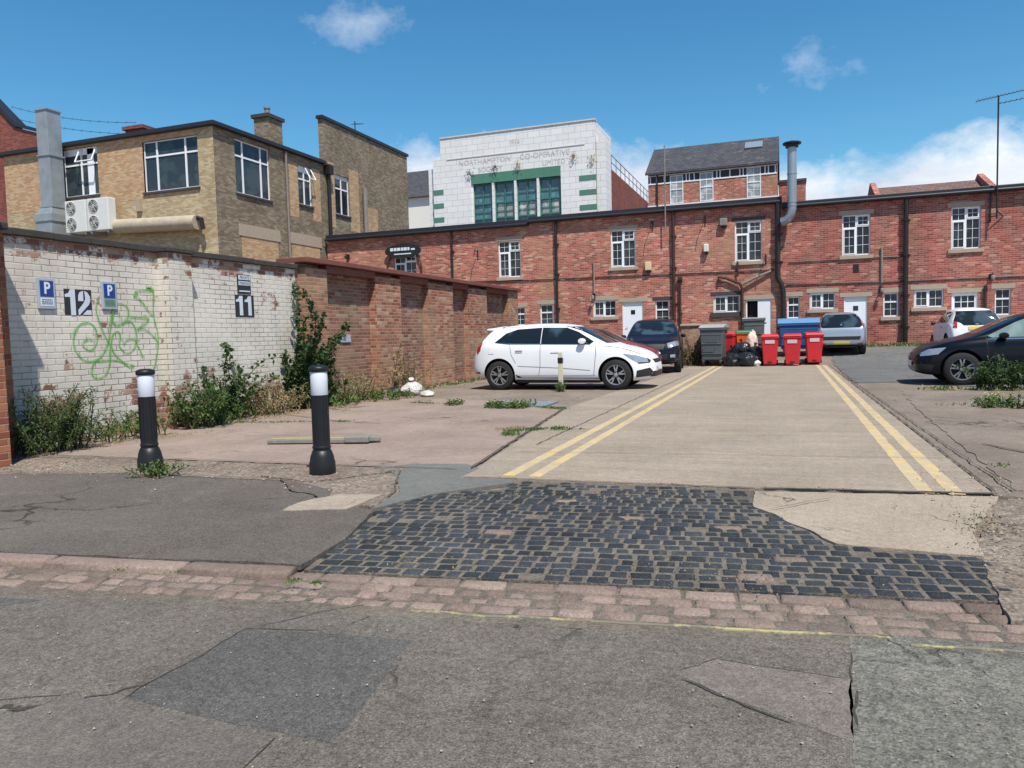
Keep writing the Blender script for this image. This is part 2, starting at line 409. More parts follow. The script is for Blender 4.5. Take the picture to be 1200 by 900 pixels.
YEL = [(0, (.46, .345, .20)), (.25, (.54, .42, .26)), (.5, (.41, .30, .175)), (.7, (.58, .47, .30)), (.9, (.44, .28, .16))]
M_yelb = brick('yellow_brick', YEL, (.46, .38, .27), soot=.25, tone=(.3, .27, .18))
ORG = [(0, (.50, .315, .18)), (.3, (.56, .37, .22)), (.55, (.45, .27, .15)), (.8, (.59, .42, .26))]
M_orgb = brick('orange_brick', ORG, (.46, .34, .22), soot=.15)
OLV = [(0, (.25, .20, .14)), (.3, (.31, .25, .175)), (.6, (.21, .165, .115)), (.85, (.36, .295, .21))]
M_olv = brick('olive_stock_brick', OLV, (.2, .165, .12), soot=.4)  # darker olive brown brick for the side, core and gable walls
M_whiteb = brick('white_painted_brick', [(0, (.30, .15, .11)), (.3, (.38, .2, .15)), (.6, (.25, .12, .09)), (.85, (.42, .27, .2))], (.36, .29, .23), bw=.235, bh=.079, paint=(.68, .635, .56), soot=.2, mott=.2)
WR = [(0, (.33, .125, .082)), (.2, (.40, .185, .12)), (.42, (.25, .095, .066)), (.6, (.43, .24, .155)), (.78, (.35, .145, .098)), (.92, (.47, .32, .21))]
M_wallred = brick('weathered_wall_brick', WR, (.40, .31, .22), tone=(.38, .27, .18), soot=.3)
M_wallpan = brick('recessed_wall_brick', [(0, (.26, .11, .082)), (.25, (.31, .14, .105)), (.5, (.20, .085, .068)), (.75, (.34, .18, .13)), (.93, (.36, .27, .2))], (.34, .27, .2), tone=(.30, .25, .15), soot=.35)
M_pier = brick('orange_red_pier_brick', [(0, (.34, .12, .06)), (.4, (.42, .17, .09)), (.7, (.27, .085, .05))], (.3, .23, .18), soot=.3)
M_cope = plain('dark_coping', (.05, .045, .042), .9, var=.4, scale=9)
M_copered = plain('red_coping_tile', (.17, .06, .045), .8, var=.35, scale=7)
M_facia = plain('black_fascia', (.018, .021, .027), .45, var=.3)
M_stone = plain('sandstone_trim', (.37, .30, .225), .9, var=.2, scale=8)
M_stone_d = plain('dark_painted_stone', (.05, .046, .048), .7, var=.3)
M_roofd = plain('dark_roof_felt', (.06, .06, .065), .9, var=.3)
M_white = plain('white_upvc', (.78, .79, .8), .35, var=.04)
M_whitedoor = plain('white_door_paint', (.75, .77, .8), .4, var=.05)
M_glass = glassmat('window_glass', (.014, .02, .026), .05, (.04, .05, .055))
M_glassb = glassmat('sky_glass', (.03, .04, .05), .03, (.05, .065, .07))
M_glassc = glassmat('curtained_glass', (.25, .28, .28), .1, (.5, .52, .5))
M_black = plain('black_metal', (.016, .015, .015), .45, var=.3)
M_brownp = plain('brown_cast_iron', (.05, .024, .018), .5, var=.3)
M_grayp = plain('weathered_grey_pipe', (.22, .19, .17), .6, var=.3)
M_steel = plain('galvanised_steel', (.36, .40, .44), .42, .7, var=.18, scale=3)
M_steel2 = plain('stainless_steel', (.62, .64, .66), .3, .85, var=.1)
M_duct = plain('weathered_duct', (.30, .33, .35), .55, .35, var=.35, scale=2.5)
M_rust = plain('rusty_duct', (.40, .335, .245), .8, 0, var=.35, scale=5)
M_acw = plain('ac_white', (.62, .63, .6), .5, var=.08)
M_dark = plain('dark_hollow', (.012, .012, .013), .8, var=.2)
M_slate = None
def tiles(name, c1, c2, w, h, moss=None):
    k = NT(name)
    sp = k.n('ShaderNodeSeparateXYZ'); k.L(k.pos(), sp.inputs[0]); cv = k.n('ShaderNodeCombineXYZ')
    k.L(sp.outputs[0], cv.inputs[0]); k.L(sp.outputs[2], cv.inputs[1])
    b = k.n('ShaderNodeTexBrick'); k.L(cv.outputs[0], b.inputs[0]); b.inputs['Scale'].default_value = 1; b.inputs['Brick Width'].default_value = w
    b.inputs['Row Height'].default_value = h; b.inputs['Mortar Size'].default_value = .012
    for i, c in ((1, c1), (2, c2), (3, tuple(v*.5 for v in c1))): b.inputs[i].default_value = (*c, 1)
    c = b.outputs[0]
    if moss: c = k.mix(k.step(k.noise(1.4, 6, .75), .55, .68), c, moss)
    k.bump(b.outputs[1], .4, -.01)
    return k.out(c, .7)
M_slate = tiles('slate', (.045, .045, .052), (.075, .075, .085), .3, .16, (.12, .10, .08))
M_tile = tiles('clay_tile', (.15, .085, .07), (.21, .12, .095), .2, .12, (.2, .18, .15))
M_faience = tiles('white_faience', (.68, .67, .65), (.735, .725, .705), 1.0, .5, (.62, .60, .57))
M_green = plain('green_faience', (.075, .205, .14), .35, var=.15, scale=2)
M_greenf = plain('green_window_frame', (.045, .16, .125), .4, var=.1)
M_render = plain('cream_render', (.72, .70, .64), .9, var=.06)
M_letter = plain('grey_lettering', (.54, .52, .495), .7, var=.2)
M_leaf = leafmat('weed_leaf', (.045, .085, .022), (.075, .14, .03), (.12, .19, .05))
M_leafd = leafmat('dark_leaf', (.022, .05, .018), (.04, .085, .025), (.075, .12, .04))
M_leafg = leafmat('bright_leaf', (.06, .13, .025), (.11, .2, .04), (.16, .24, .06))
M_dry = leafmat('dry_grass', (.3, .22, .10), (.42, .32, .17), (.22, .2, .08))
M_stem = plain('plant_stem', (.085, .085, .035), .8, var=.3)
M_yflow = plain('yellow_flower', (.65, .5, .05), .6, var=.1)

# ------------------------------------------------------------------ ground
g = MB()
xs = [-700, -200, -80, -40, -20, 0, 20, 40, 80, 200, 700]; ys = [-700, -100, -20, 0, 10, 20, 27.2, 28.6, 29.6, 32, 45, 60, 100, 250, 1200]
g.add([(x, y, gz(x, y)-.08) for y in ys for x in xs], [(j*11+i, j*11+i+1, (j+1)*11+i+1, (j+1)*11+i) for j in range(len(ys)-1) for i in range(10)])
tag(g.build('ground', M_yard, fix=False), kind='structure')
# street surface in front of the channel (4 cm below the yard)
def rz(x, y): return -.045
def sheetR(name, poly, off, mat, **k): return sheet(name, poly, off, mat, f=rz, **k)
sheetR('road', [kf(-30, -9), kf(40, -9), kf(40, -.46), kf(-30, -.46)], 0, M_road, res=2)
sheetR('road_patch', [(-2.29, 2.02), (-2.30, 2.70), (-1.51, 2.80), (-1.38, 1.99), (-1.57, 1.99)], .0015, M_road_new, wob=.022, skirt=.004, seed=1)
sheetR('road_patch', [(-3.3, 1.6), (-2.58, 1.80), (-2.51, 1.97), (-2.29, 1.99), (-1.57, 1.96), (-1.56, 1.2), (-3.3, .9)], .0015, M_road_brown, wob=.022, skirt=.004, seed=2)
sheetR('road_patch', [(-.40, 2.80), (-.26, 2.98), (.23, 2.94), (.19, 2.47), (.02, 2.56)], .0015, M_road_pink, wob=.022, skirt=.004, seed=3)
sheetR('road_patch', [(.245, 3.38), (6, 4.1), (6, .8), (.12, .8), (.19, 2.2)], .0015, M_road_grey, wob=.022, skirt=.004, seed=4)
sheetR('road_patch', [(-6, 2.25), (-3.6, 2.72), (-3.72, 2.60), (-4.1, 2.45), (-6, 1.9)], .0015, M_road_new, wob=.022, skirt=.004, seed=5)
def seam(name, pts, w, off, mat, f, seed=0):
    m = MB(); P = []
    for i in range(len(pts)-1):
        a, b = Vector(pts[i]), Vector(pts[i+1]); n = max(1, int((b-a).length/.05))
        P += [a.lerp(b, k/n) for k in range(n)]
    P.append(Vector(pts[-1])); vs = []
    for i, p in enumerate(P):
        t = (P[min(i+1, len(P)-1)]-P[max(i-1, 0)]).normalized(); nn = Vector((-t.y, t.x))
        j = .02*noise.noise((p.x*4+seed, p.y*4, 2)) + .012*noise.noise((p.x*15, p.y*15+seed, 4))
        ww = w*(.55+.6*abs(noise.noise((p.x*9+seed, p.y*9, 0))))
        if i in (0, len(P)-1): ww *= .1
        for s in (-1, 1): q = p+nn*(j+s*ww/2); vs.append((q.x, q.y, f(q.x, q.y)+off))
    m.add(vs, [(2*i, 2*i+2, 2*i+3, 2*i+1) for i in range(len(P)-1)])
    o = m.build(name, mat, fix=False); o['kind'] = 'structure'
    if sum(p.normal.z for p in o.data.polygons) < 0: o.data.flip_normals()
    return o
for i, (pts, w) in enumerate([([(-.37, 2.76), (.02, 2.55)], .025), ([(.235, 2.86), (.215, 2.58)], .022), ([(-.4, 2.82), (-.26, 2.98), (.22, 2.93)], .007),
        ([(.24, 3.2), (.215, 2.9)], .012), ([(-2.29, 2.0), (-2.30, 2.70), (-1.95, 2.78)], .010), ([(-2.45, 3.0), (-2.0, 3.2)], .006), ([(-1.57, 1.97), (-1.55, 1.4)], .012),
        ([(-3.4, 1.45), (-2.51, 1.99)], .010), ([(-2.30, 2.70), (-1.85, 3.25)], .008)]):
    seam('tar_seam', pts, w*.75, .0035, M_tar, rz, i)
# worn yellow line next to the channel
sheetR('yellow_line', [kf(.9, -.515), kf(3.0, -.505), kf(3.0, -.485), kf(.9, -.49)], .006, M_yel2, wob=.02, seed=9, res=.3)
sheetR('yellow_line', [kf(3.05, -.57), kf(8, -.55), kf(8, -.53), kf(3.05, -.55)], .006, M_yel2, wob=.02, seed=12, res=.3)
# yard
YD = [(-40, 5.6), (kf(-2.0, -.17)[0], kf(-2.0, -.17)[1]), kf(40, -.17), (40, 31.9), (-40, 31.9)]
sheet('yard', [kf(-30, -.12), kf(40, -.12), (40, 27.2), (-28, 27.2)], -.052, M_yard, res=1.5)
sheet('yard', [(-8.9, 5.95), (-2.3, 6.04), (-.25, 6.10), (1.4, 6.25), (9, 6.6), (20, 27.2), (20, 31.98), (-20, 31.98), (-8.9, 27.2)], -.004, M_yard, res=.7, rough=.004)
sheet('footpath', [kf(-30, -.02), kf(.08, -.02), (-2.62, 4.0), (-2.85, 4.75), (-3.35, 4.85), (-3.6, 5.35), (-4.2, 5.60), (-6.1, 5.55), (-7.4, 5.25), (-9.0, 4.9), (-30, 2.6)], .0, M_path, res=.5, wob=.035, seed=3)
sheet('concrete_strip', [(-12, 4.6), (-9.0, 4.85), (-7.4, 5.2), (-6.1, 5.5), (-4.2, 5.55), (-3.6, 5.25), (-3.35, 4.8), (-2.85, 4.9), (-2.9, 5.4), (-3.5, 6.25), (-6.2, 6.32), (-12, 6.05)], -.002, M_rubble, res=.3, wob=.02, seed=8, rough=.004)
sheet('concrete_patch', [(-3.95, 5.55), (-3.42, 6.22), (-4.3, 6.25), (-4.6, 5.7)], .012, M_rubble, res=.2, wob=.03, seed=18, rough=.01)
sheet('concrete_patch', [(-3.5, 4.55), (-3.05, 4.72), (-3.05, 5.25), (-3.4, 5.15), (-3.55, 4.85)], .006, M_conc2, res=.2, wob=.03, seed=28)
sheet('screed_patch', [(-2.87, 4.75), (-2.65, 5.35), (-2.18, 5.93), (-2.3, 6.1), (-2.7, 6.45), (-2.95, 6.72), (-3.5, 6.6), (-3.75, 6.3), (-3.42, 6.1), (-2.95, 5.35)], .006, M_grey, res=.3, wob=.02, seed=38)
sheet('pink_yard', [(-8.6, 6.35), (-6.2, 6.34), (-2.78, 6.42), (-3.0, 8), (-3.45, 11.9), (-4.5, 13.4), (-6.9, 13.9), (-8.6, 13.5)], .004, M_pink, res=.5, wob=.04, seed=4)
sheet('lane', [(-2.72, 6.02), (-.2, 6.10), (1.42, 6.28), (1.30, 27.2), (-2.62, 27.2)], .008, M_conc, res=.8, wob=.0)
sheet('yard_strip', [(-2.76, 6.5), (-2.73, 6.2), (-2.64, 27), (-3.2, 27), (-3.5, 12.3)], .002, M_conc, res=.6)
sheet('concrete_apron', [(-.23, 6.06), (1.45, 6.24), (1.24, 5.66), (1.05, 5.1), (1.0, 4.6), (.27, 4.66), (-.08, 5.32), (-.22, 5.5)], -.002, M_conc2, res=.3, wob=.025, seed=6)
sheet('rubble_edge', [(.97, 4.55), (1.1, 5.2), (1.3, 5.75), (1.5, 6.28), (3.3, 6.6), (9, 7.2), (9, 4.6), (3, 4.1), (.90, 3.66)], -.016, M_rubble, res=.3, wob=.03, seed=7, rough=.008)
sheet('yard_patch', [(1.62, 6.5), (1.75, 10.5), (1.95, 14.5), (2.4, 15), (9, 14.6), (9, 7.4)], .004, M_yard, res=.6, wob=.05, seed=14)
sheet('car_park', [(1.45, 18.3), (2.4, 18.5), (3.5, 17.0), (5, 16.4), (20, 16.4), (20, 31.0), (1.5, 31.0)], .010, M_tarR, res=.7, wob=.08, seed=15)
# lines and joints
for x in (-2.38, -2.14, 0.92, 1.12):
    sheet('yellow_line', [(x, 6.20), (x+.11, 6.20), (x+.11, 27.0), (x, 27.0)], .0095, M_yel, res=1, wob=.008, skirt=.002)
for i, (pts, w, mt) in enumerate([([(-2.72, 6.04), (-.2, 6.11)], .03, M_dirt), ([(-.2, 6.11), (1.46, 6.27)], .05, M_dirt), ([(-2.70, 7.5), (1.38, 7.85)], .012, M_dirt), ([(-2.7, 11.9), (1.36, 12.2)], .012, M_dirt), ([(-2.7, 17.9), (1.36, 18.1)], .012, M_dirt),
        ([(1.44, 6.3), (1.32, 26.8)], .035, M_dirt), ([(1.58, 6.4), (1.40, 22)], .02, M_dirt), ([(-2.80, 6.45), (-3.5, 12.0)], .055, M_dirt), ([(-2.66, 8.0), (-2.62, 22)], .02, M_dirt),
        ([(-8.7, 6.1), (-6.2, 6.33), (-2.9, 6.40)], .025, M_dirt), ([(-8.6, 10.9), (-6.3, 9.8), (-5.6, 9.7)], .03, M_dirt), ([(-3.42, 6.2), (-3.0, 5.35), (-2.9, 4.9)], .02, M_dirt),
        ([(-4.3, 5.6), (-3.9, 5.2), (-3.6, 5.1), (-3.5, 5.0)], .035, M_dirt), ([(1.9, 8.9), (2.4, 7.8), (3, 7.0)], .05, M_dirt), ([(-7.6, 5.2), (-6.1, 5.53), (-4.2, 5.58)], .03, M_dirt),
        ([(-.1, 5.4), (.3, 5.85)], .012, M_dirt), ([(-6.8, 8.1), (-5.2, 8.6)], .02, M_dirt)]):
    seam('ground_joint', pts, w, .0165, mt, gz, i*3)

# kerb, channel and setts: real stones
def stones(name, cells, mat, mort=None, bev=.008):
    m = MB()
    for (u0_, u1_, n0, n1, zt, dz, tw) in cells:
        b = bev; c = ((u0_+u1_)/2, (n0+n1)/2); hu, hn = (u1_-u0_)/2, (n1-n0)/2; ca, sa = cos(tw), sin(tw)
        def q(a, bb, z): a, bb = a*ca-bb*sa, a*sa+bb*ca; p = kf(c[0]+a, c[1]+bb); return (p[0], p[1], z)
        zt1 = zt+dz
        ov = [random.uniform(0, b*.45) for _ in range(8)]
        ring = lambda s, z: [q(-hu+s+ov[0], -hn+s+ov[1], z), q(hu-s-ov[2], -hn+s+ov[3], z), q(hu-s-ov[4], hn-s-ov[5], z), q(-hu+s+ov[6], hn-s-ov[7], z)]
        o = ring(0, zt1-.06)+ring(0, zt1-b)+ring(b*.5, zt1-b*.3)+ring(b*1.7, zt1+b*.12)
        m.add(o, [(0, 1, 5, 4), (1, 2, 6, 5), (2, 3, 7, 6), (3, 0, 4, 7), (4, 5, 9, 8), (5, 6, 10, 9), (6, 7, 11, 10), (7, 4, 8, 11),
                  (8, 9, 13, 12), (9, 10, 14, 13), (10, 11, 15, 14), (11, 8, 12, 15), (12, 13, 14, 15)])
    o = m.build(name, mat, smooth=True); o.data.set_sharp_from_angle(angle=radians(75)); o['kind'] = 'structure'; return o
cells = []; u = -12.3
while u < -.1:
    cells.append((u, min(u+.885, .06), -.16, -.02, -.002, random.uniform(-.004, .003), random.uniform(-.003, .003))); u += .9
stones('kerb', cells, M_kerb, bev=.014)
cells = []
for r in range(3):
    u = -12+random.random()*.2
    while u < 9:
        w = random.uniform(.11, .21)
        if not (u < .06 and r == 3):
            cells.append((u+.006, u+w-.006, -.475+r*.103+.004, -.475+(r+1)*.103-.004, -.036, random.uniform(-.009, .006), random.uniform(-.05, .05)))
        u += w
u = .06
while u < 3.75:
    w = random.uniform(.18, .34); cells.append((u+.005, u+w-.005, -.160, -.045, -.028, random.uniform(-.006, .004), random.uniform(-.02, .02))); u += w
stones('channel_setts', cells, M_sett_p, bev=.012)
sheet('channel_bed', [kf(-13, -.58), kf(9, -.58), kf(9, -.02), kf(-13, -.02)], 0, M_mortar, res=1, f=lambda x, y: -.044)
CP = [(-2.50, 3.44), (-2.86, 5.05), (-2.66, 5.42), (-2.2, 5.66), (-2.16, 6.0), (-.24, 6.07), (-.2, 5.5), (-.05, 5.30), (.27, 4.67), (.99, 4.60), (.93, 3.9), (.5, 3.70)]
CP2 = [kf(.10, -.03), (-2.84, 5.0), (-2.62, 5.46), (-2.2, 5.66), (-2.16, 6.04), (-.24, 6.07), (-.2, 5.5), (-.05, 5.30), (.27, 4.67), (1.0, 4.60), kf(3.72, -.03)]
def cz(x, y): n = kn(x, y); return -.018*(1-min(1, max(0, n/1.6)))
cells = []; n = -.035; r = 0
while n < 2.7:
    u = -.8+(r % 2)*.055+random.uniform(-.02, .02)
    while u < 4.5:
        w = random.uniform(.088, .132); p = kf(u+w/2, n+.055)
        if inside(p, CP2) and random.random() > .012 and not (p[1] > 5.75 and random.random() < .15):
            cells.append((u+.005, u+w-.005+random.uniform(-.003, .003), n+.005+random.uniform(-.003, .003), n+.098+random.uniform(-.003, .003), cz(*p)-.002, random.uniform(-.004, .003), random.uniform(-.07, .07)))
        u += w
    n += .104; r += 1
stones('cobbles', cells, M_sett_b, bev=.012)
sheet('cobble_bed', CP2, -.0085, M_mortar, res=.25, f=cz, rough=.004)
sheet('yard', [kf(-13, -.03), kf(10, -.03), (12, 6.6), (-8.7, 6.6), (-13, 6)], -.026, M_rubble, res=.5, f=cz)
# odd pink setts among the blue ones
cells = []
for (x, y) in [(-1.75, 4.45), (-1.0, 5.0), (-.35, 4.9), (.02, 4.3), (-.15, 3.95), (-1.55, 5.4), (-.7, 5.65)]:
    p = Vector((x, y))-K0; uu, nn = p.dot(KU), p.dot(KN); cells.append((uu-.09, uu+.09, nn-.045, nn+.045, -.004, 0, .05))
stones('pink_cobbles', cells, M_sett_p, bev=.012)

# ------------------------------------------------------------------ wall helper: a face with openings
def PY(y): return lambda a, z, d: (a, y+d, z)      # face looks towards -Y
def PX(x): return lambda a, z, d: (x-d, a, z)      # face looks towards +X
def face_wall(m, P, a0, a1, z0, z1, holes, depth=.12):
    A = sorted({a0, a1, *[h[0] for h in holes], *[h[1] for h in holes]}); Z = sorted({z0, z1, *[h[2] for h in holes], *[h[3] for h in holes]})
    for i in range(len(A)-1):
        for j in range(len(Z)-1):
            ca, cz_ = (A[i]+A[i+1])/2, (Z[j]+Z[j+1])/2
            if any(h[0] < ca < h[1] and h[2] < cz_ < h[3] for h in holes): continue
            m.add([P(A[i], Z[j], 0), P(A[i+1], Z[j], 0), P(A[i+1], Z[j+1], 0), P(A[i], Z[j+1], 0)], [(0, 1, 2, 3)])
    for (h0, h1, b0, b1) in holes:
        for (p, q) in (((h0, b0), (h1, b0)), ((h1, b0), (h1, b1)), ((h1, b1), (h0, b1)), ((h0, b1), (h0, b0))):
            m.add([P(*p, 0), P(*q, 0), P(*q, depth+.1), P(*p, depth+.1)], [(0, 3, 2, 1)])
def window(parent, P, a0, a1, z0, z1, style='casement', lintel=None, sill=None, frame=M_white, glass=M_glass, dep=.07, name='window', open_light=False, blind=None):
    m = MB(); f = .05; w = a1-a0; h = z1-z0; d0, d1 = dep, dep+.06
    def bar(x0, x1, y0, y1, o=0): m.abox(P, x0, x1, y0, y1, d0-o, d1-o*.5)
    bar(a0, a0+f, z0, z1); bar(a1-f, a1, z0, z1); bar(a0+f, a1-f, z0, z0+f); bar(a0+f, a1-f, z1-f, z1)
    g_ = .013
    def lights(x0, x1, y0, y1, nx, ny, sash=0):
        if sash:
            s = .035; bar(x0, x0+s, y0, y1, .015); bar(x1-s, x1, y0, y1, .015); bar(x0+s, x1-s, y0, y0+s, .015); bar(x0+s, x1-s, y1-s, y1, .015)
        for i in range(1, nx): x = x0+(x1-x0)*i/nx; m.abox(P, x-g_/2, x+g_/2, y0, y1, d0+.015, d1-.012)
        for j in range(1, ny): y = y0+(y1-y0)*j/ny; m.abox(P, x0, x1, y-g_/2, y+g_/2, d0+.017, d1-.014)
    mid = (a0+a1)/2
    if style == 'casement':
        t = z0+h*.70; bar(mid-.03, mid+.03, z0+f, z1-f, .004); bar(a0+f, mid-.03, t-.05, t, .002); bar(mid+.03, a1-f, t, t+.05, .002)
        lights(a0+f, mid-.03, z0+f, t-.05, 2, 3, 1); lights(a0+f, mid-.03, t, z1-f, 2, 2)
        lights(mid+.03, a1-f, z0+f, t, 2, 3); lights(mid+.03, a1-f, t+.05, z1-f, 2, 2, 1)
    elif style == 'two':
        bar(mid-.03, mid+.03, z0+f, z1-f, .004); lights(a0+f, mid-.03, z0+f, z1-f, 2, 2, 1); lights(mid+.03, a1-f, z0+f, z1-f, 2, 2)
    elif style == 'narrow':
        t = z0+h*.62; bar(a0+f, a1-f, t-.03, t+.03, .004); lights(a0+f, a1-f, z0+f, t-.03, 2, 2); lights(a0+f, a1-f, t+.03, z1-f, 2, 1)
    elif style == 'triple':
        c1, c2 = a0+w*.24, a0+w*.76; t = z0+h*.70
        for c in (c1, c2): bar(c-.04, c+.04, z0+f, z1-f, .004)
        bar(a0+f, c1-.04, t-.035, t+.035, .002); bar(c1+.04, c2-.04, t-.035, t+.035, .002); bar(c2+.04, a1-f, t-.035, t+.035, .002)
    elif style == 'pair':
        t = z0+h*.66; bar(mid-.035, mid+.035, z0+f, z1-f, .004); bar(a0+f, mid-.035, t-.035, t+.035, .002); bar(mid+.035, a1-f, t-.035, t+.035, .002)
    elif style == 'sash':
        bar(a0+f, a1-f, z0+h*.5-.03, z0+h*.5+.03, .004); m.abox(P, mid-.015, mid+.015, z0+f, z1-f, d0+.015, d1-.012)
        for q in (.25, .75): m.abox(P, a0+f, a1-f, z0+h*q-.012, z0+h*q+.012, d0+.017, d1-.014)
    elif style == 'half_door':
        pass
    if open_light:   # top light pushed open
        x0, x1 = mid+.03, a1-f; y1_, y0_ = z1-f, z0+h*.68; o = .28
        for (pa, pb) in (((x0, y0_, -o), (x1, y0_, -o)), ((x0, y0_, -o), (x0, y1_, 0)), ((x1, y0_, -o), (x1, y1_, 0))):
            m.tube([P(*pa), P(*pb)], .03, 6)
    wn = m.build(name, frame, parent, world=True)
    p = MB(); p.abox(P, a0+.02, a1-.02, z0+.02, z1-.02, d1-.03, d1-.02); p.build('pane', glass, wn, world=True)
    if blind:
        for (x0, x1, y0, y1) in blind: b = MB(); b.abox(P, a0+w*x0, a0+w*x1, z0+h*y0, z0+h*y1, d1-.034, d1-.031); b.build('blind', M_white, wn, world=True)
    if lintel:
        hh, mt, ex = lintel; l = MB(); l.abox(P, a0-ex, a1+ex, z1+.002, z1+hh, -.012, .1); l.build('lintel', mt, wn, world=True, bevel=.004)
    if sill:
        hh, mt, ex = sill; l = MB(); l.abox(P, a0-ex, a1+ex, z0-hh, z0-.002, -.07, .1); l.build('sill', mt, wn, world=True, bevel=.006)
    return wn

# ------------------------------------------------------------------ left boundary walls
def box_part(name, mat, parent, b, bevel=0, **k):
    m = MB(); m.box(*b); return m.build(name, mat, parent, world=True, bevel=bevel)
wp = empty('boundary_wall', 'white painted brick boundary wall with flaking paint, numbers 12 and 11 and green graffiti', 'wall', (-8.9, 9, 0))
m = MB(); m.box(-9.15, -8.8, 6.0, 12.15, -.1, 2.62); m.build('wall_body', M_whiteb, wp, world=True)
m = MB(); m.box(-8.8, -8.6, 8.80, 9.27, -.1, 2.62); m.build('pilaster', M_whiteb, wp, world=True)
m = MB()
y = 6.0
while y < 12.1:
    e = min(y+.55, 12.18); z = 2.62+random.uniform(-.006, .006); m.box(-9.2, -8.74, y+.004, e-.004, z+.002, z+.09); y += .55
m.box(-8.76, -8.55, 8.76, 9.31, 2.625, 2.69)
m.build('coping', M_cope, wp, world=True, bevel=.01)
wr = empty('boundary_wall', 'weathered red brick boundary wall with pilasters and a dark red coping', 'wall', (-8.9, 18, 0))
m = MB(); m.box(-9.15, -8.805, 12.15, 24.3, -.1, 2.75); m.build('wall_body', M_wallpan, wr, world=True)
for (a, b) in ((12.25, 12.95), (14.85, 16.0), (17.5, 19.0), (20.1, 21.5)):
    m = MB(); m.box(-8.805, -8.62, a, b, -.1, 2.66); m.build('pilaster', M_wallred, wr, world=True)
m = MB(); m.box(-9.15, -8.62, 23.4, 24.35, -.1, 2.745); m.build('pilaster', M_wallred, wr, world=True)
m = MB(); y = 12.15
while y < 24.3:
    e = min(y+.6, 24.4); z = 2.75+random.uniform(-.006, .006); m.box(-9.22, -8.52, y+.004, e-.004, z, z+.1); y += .6
m.build('coping', M_copered, wr, world=True, bevel=.012)
m = MB(); m.box(-8.804, -8.62, 12.95, 14.85, 2.60, 2.745); m.box(-8.804, -8.62, 16.0, 17.5, 2.6, 2.745); m.box(-8.804, -8.62, 19.0, 20.1, 2.6, 2.745); m.box(-8.804, -8.62, 21.5, 23.4, 2.6, 2.745)
m.build('corbel_course', M_copered, wr, world=True)
pm = empty('gate_pier', 'orange red brick pier closing the white wall at the far left edge', 'pier', (-8.5, 6.0, 0))
m = MB(); m.box(-9.5, -8.5, 5.66, 6.24, -.1, 2.60); m.build('pier_body', M_pier, pm, world=True)
m = MB(); m.box(-9.55, -8.44, 5.64, 6.27, 2.622, 2.71); m.build('cap', M_cope, pm, world=True, bevel=.015)
nb = empty('neighbour_wall', 'high orange brick return wall just outside the left edge, casting the slanted shadow', 'wall', (-9.5, 5.4, 0))
m = MB(); m.box(-13, -7.8, 5.2, 5.65, -.1, 3.8); m.build('wall_body', M_pier, nb, world=True)
m = MB(); m.box(-13.05, -7.75, 5.15, 5.68, 3.802, 3.87); m.build('coping', M_cope, nb, world=True, bevel=.01)

# painted numbers and graffiti on the white wall
PW = lambda a, z, d: (-8.8-d, a, z)
M_navy = plain('number_black', (.022, .028, .035), .8, var=.3, scale=12)
M_numw = plain('number_white', (.55, .6, .66), .8, var=.15, scale=12)
m = MB(); m.abox(PW, 7.22, 7.63, 1.67, 2.01, -.004, .002); m.build('number_panel', M_navy, wp, world=True)
def stencil(polys, y0, z0, w, h, name='painted_number'):
    m = MB()
    for p in polys: m.prism([(y0+w*a, z0+h*b) for a, b in p], -.008, -.005, lambda a, b, hh: PW(a, b, hh))
    return m.build(name, M_numw, wp, world=True)
one = [[(.0, .68), (.0, .78), (.22, .83), (.34, .98), (.62, .98), (.62, .0), (.32, .0), (.32, .68)]]
stencil(one, 7.23, 1.67, .24, .345)
# two: stencil two with its break
two = [[(.06, .55), (.42, .55), (.42, .82), (.44, .95), (.2, .9), (.08, .76)], [(.52, .95), (.72, .9), (.90, .74), (.92, .58), (.80, .42), (.1, -.0), (.04, .02), (.04, .2), (.45, .48), (.56, .62), (.55, .76)], [(.34, .02), (.95, .02), (.95, .2), (.66, .2)]]
stencil(two, 7.41, 1.67, .215, .34)
m = MB(); m.abox(PW, 10.45, 10.93, 1.69, 2.07, -.004, .002); m.build('number_panel', M_navy, wp, world=True)
stencil(one, 10.47, 1.72, .27, .34); stencil(one, 10.69, 1.72, .27, .34)

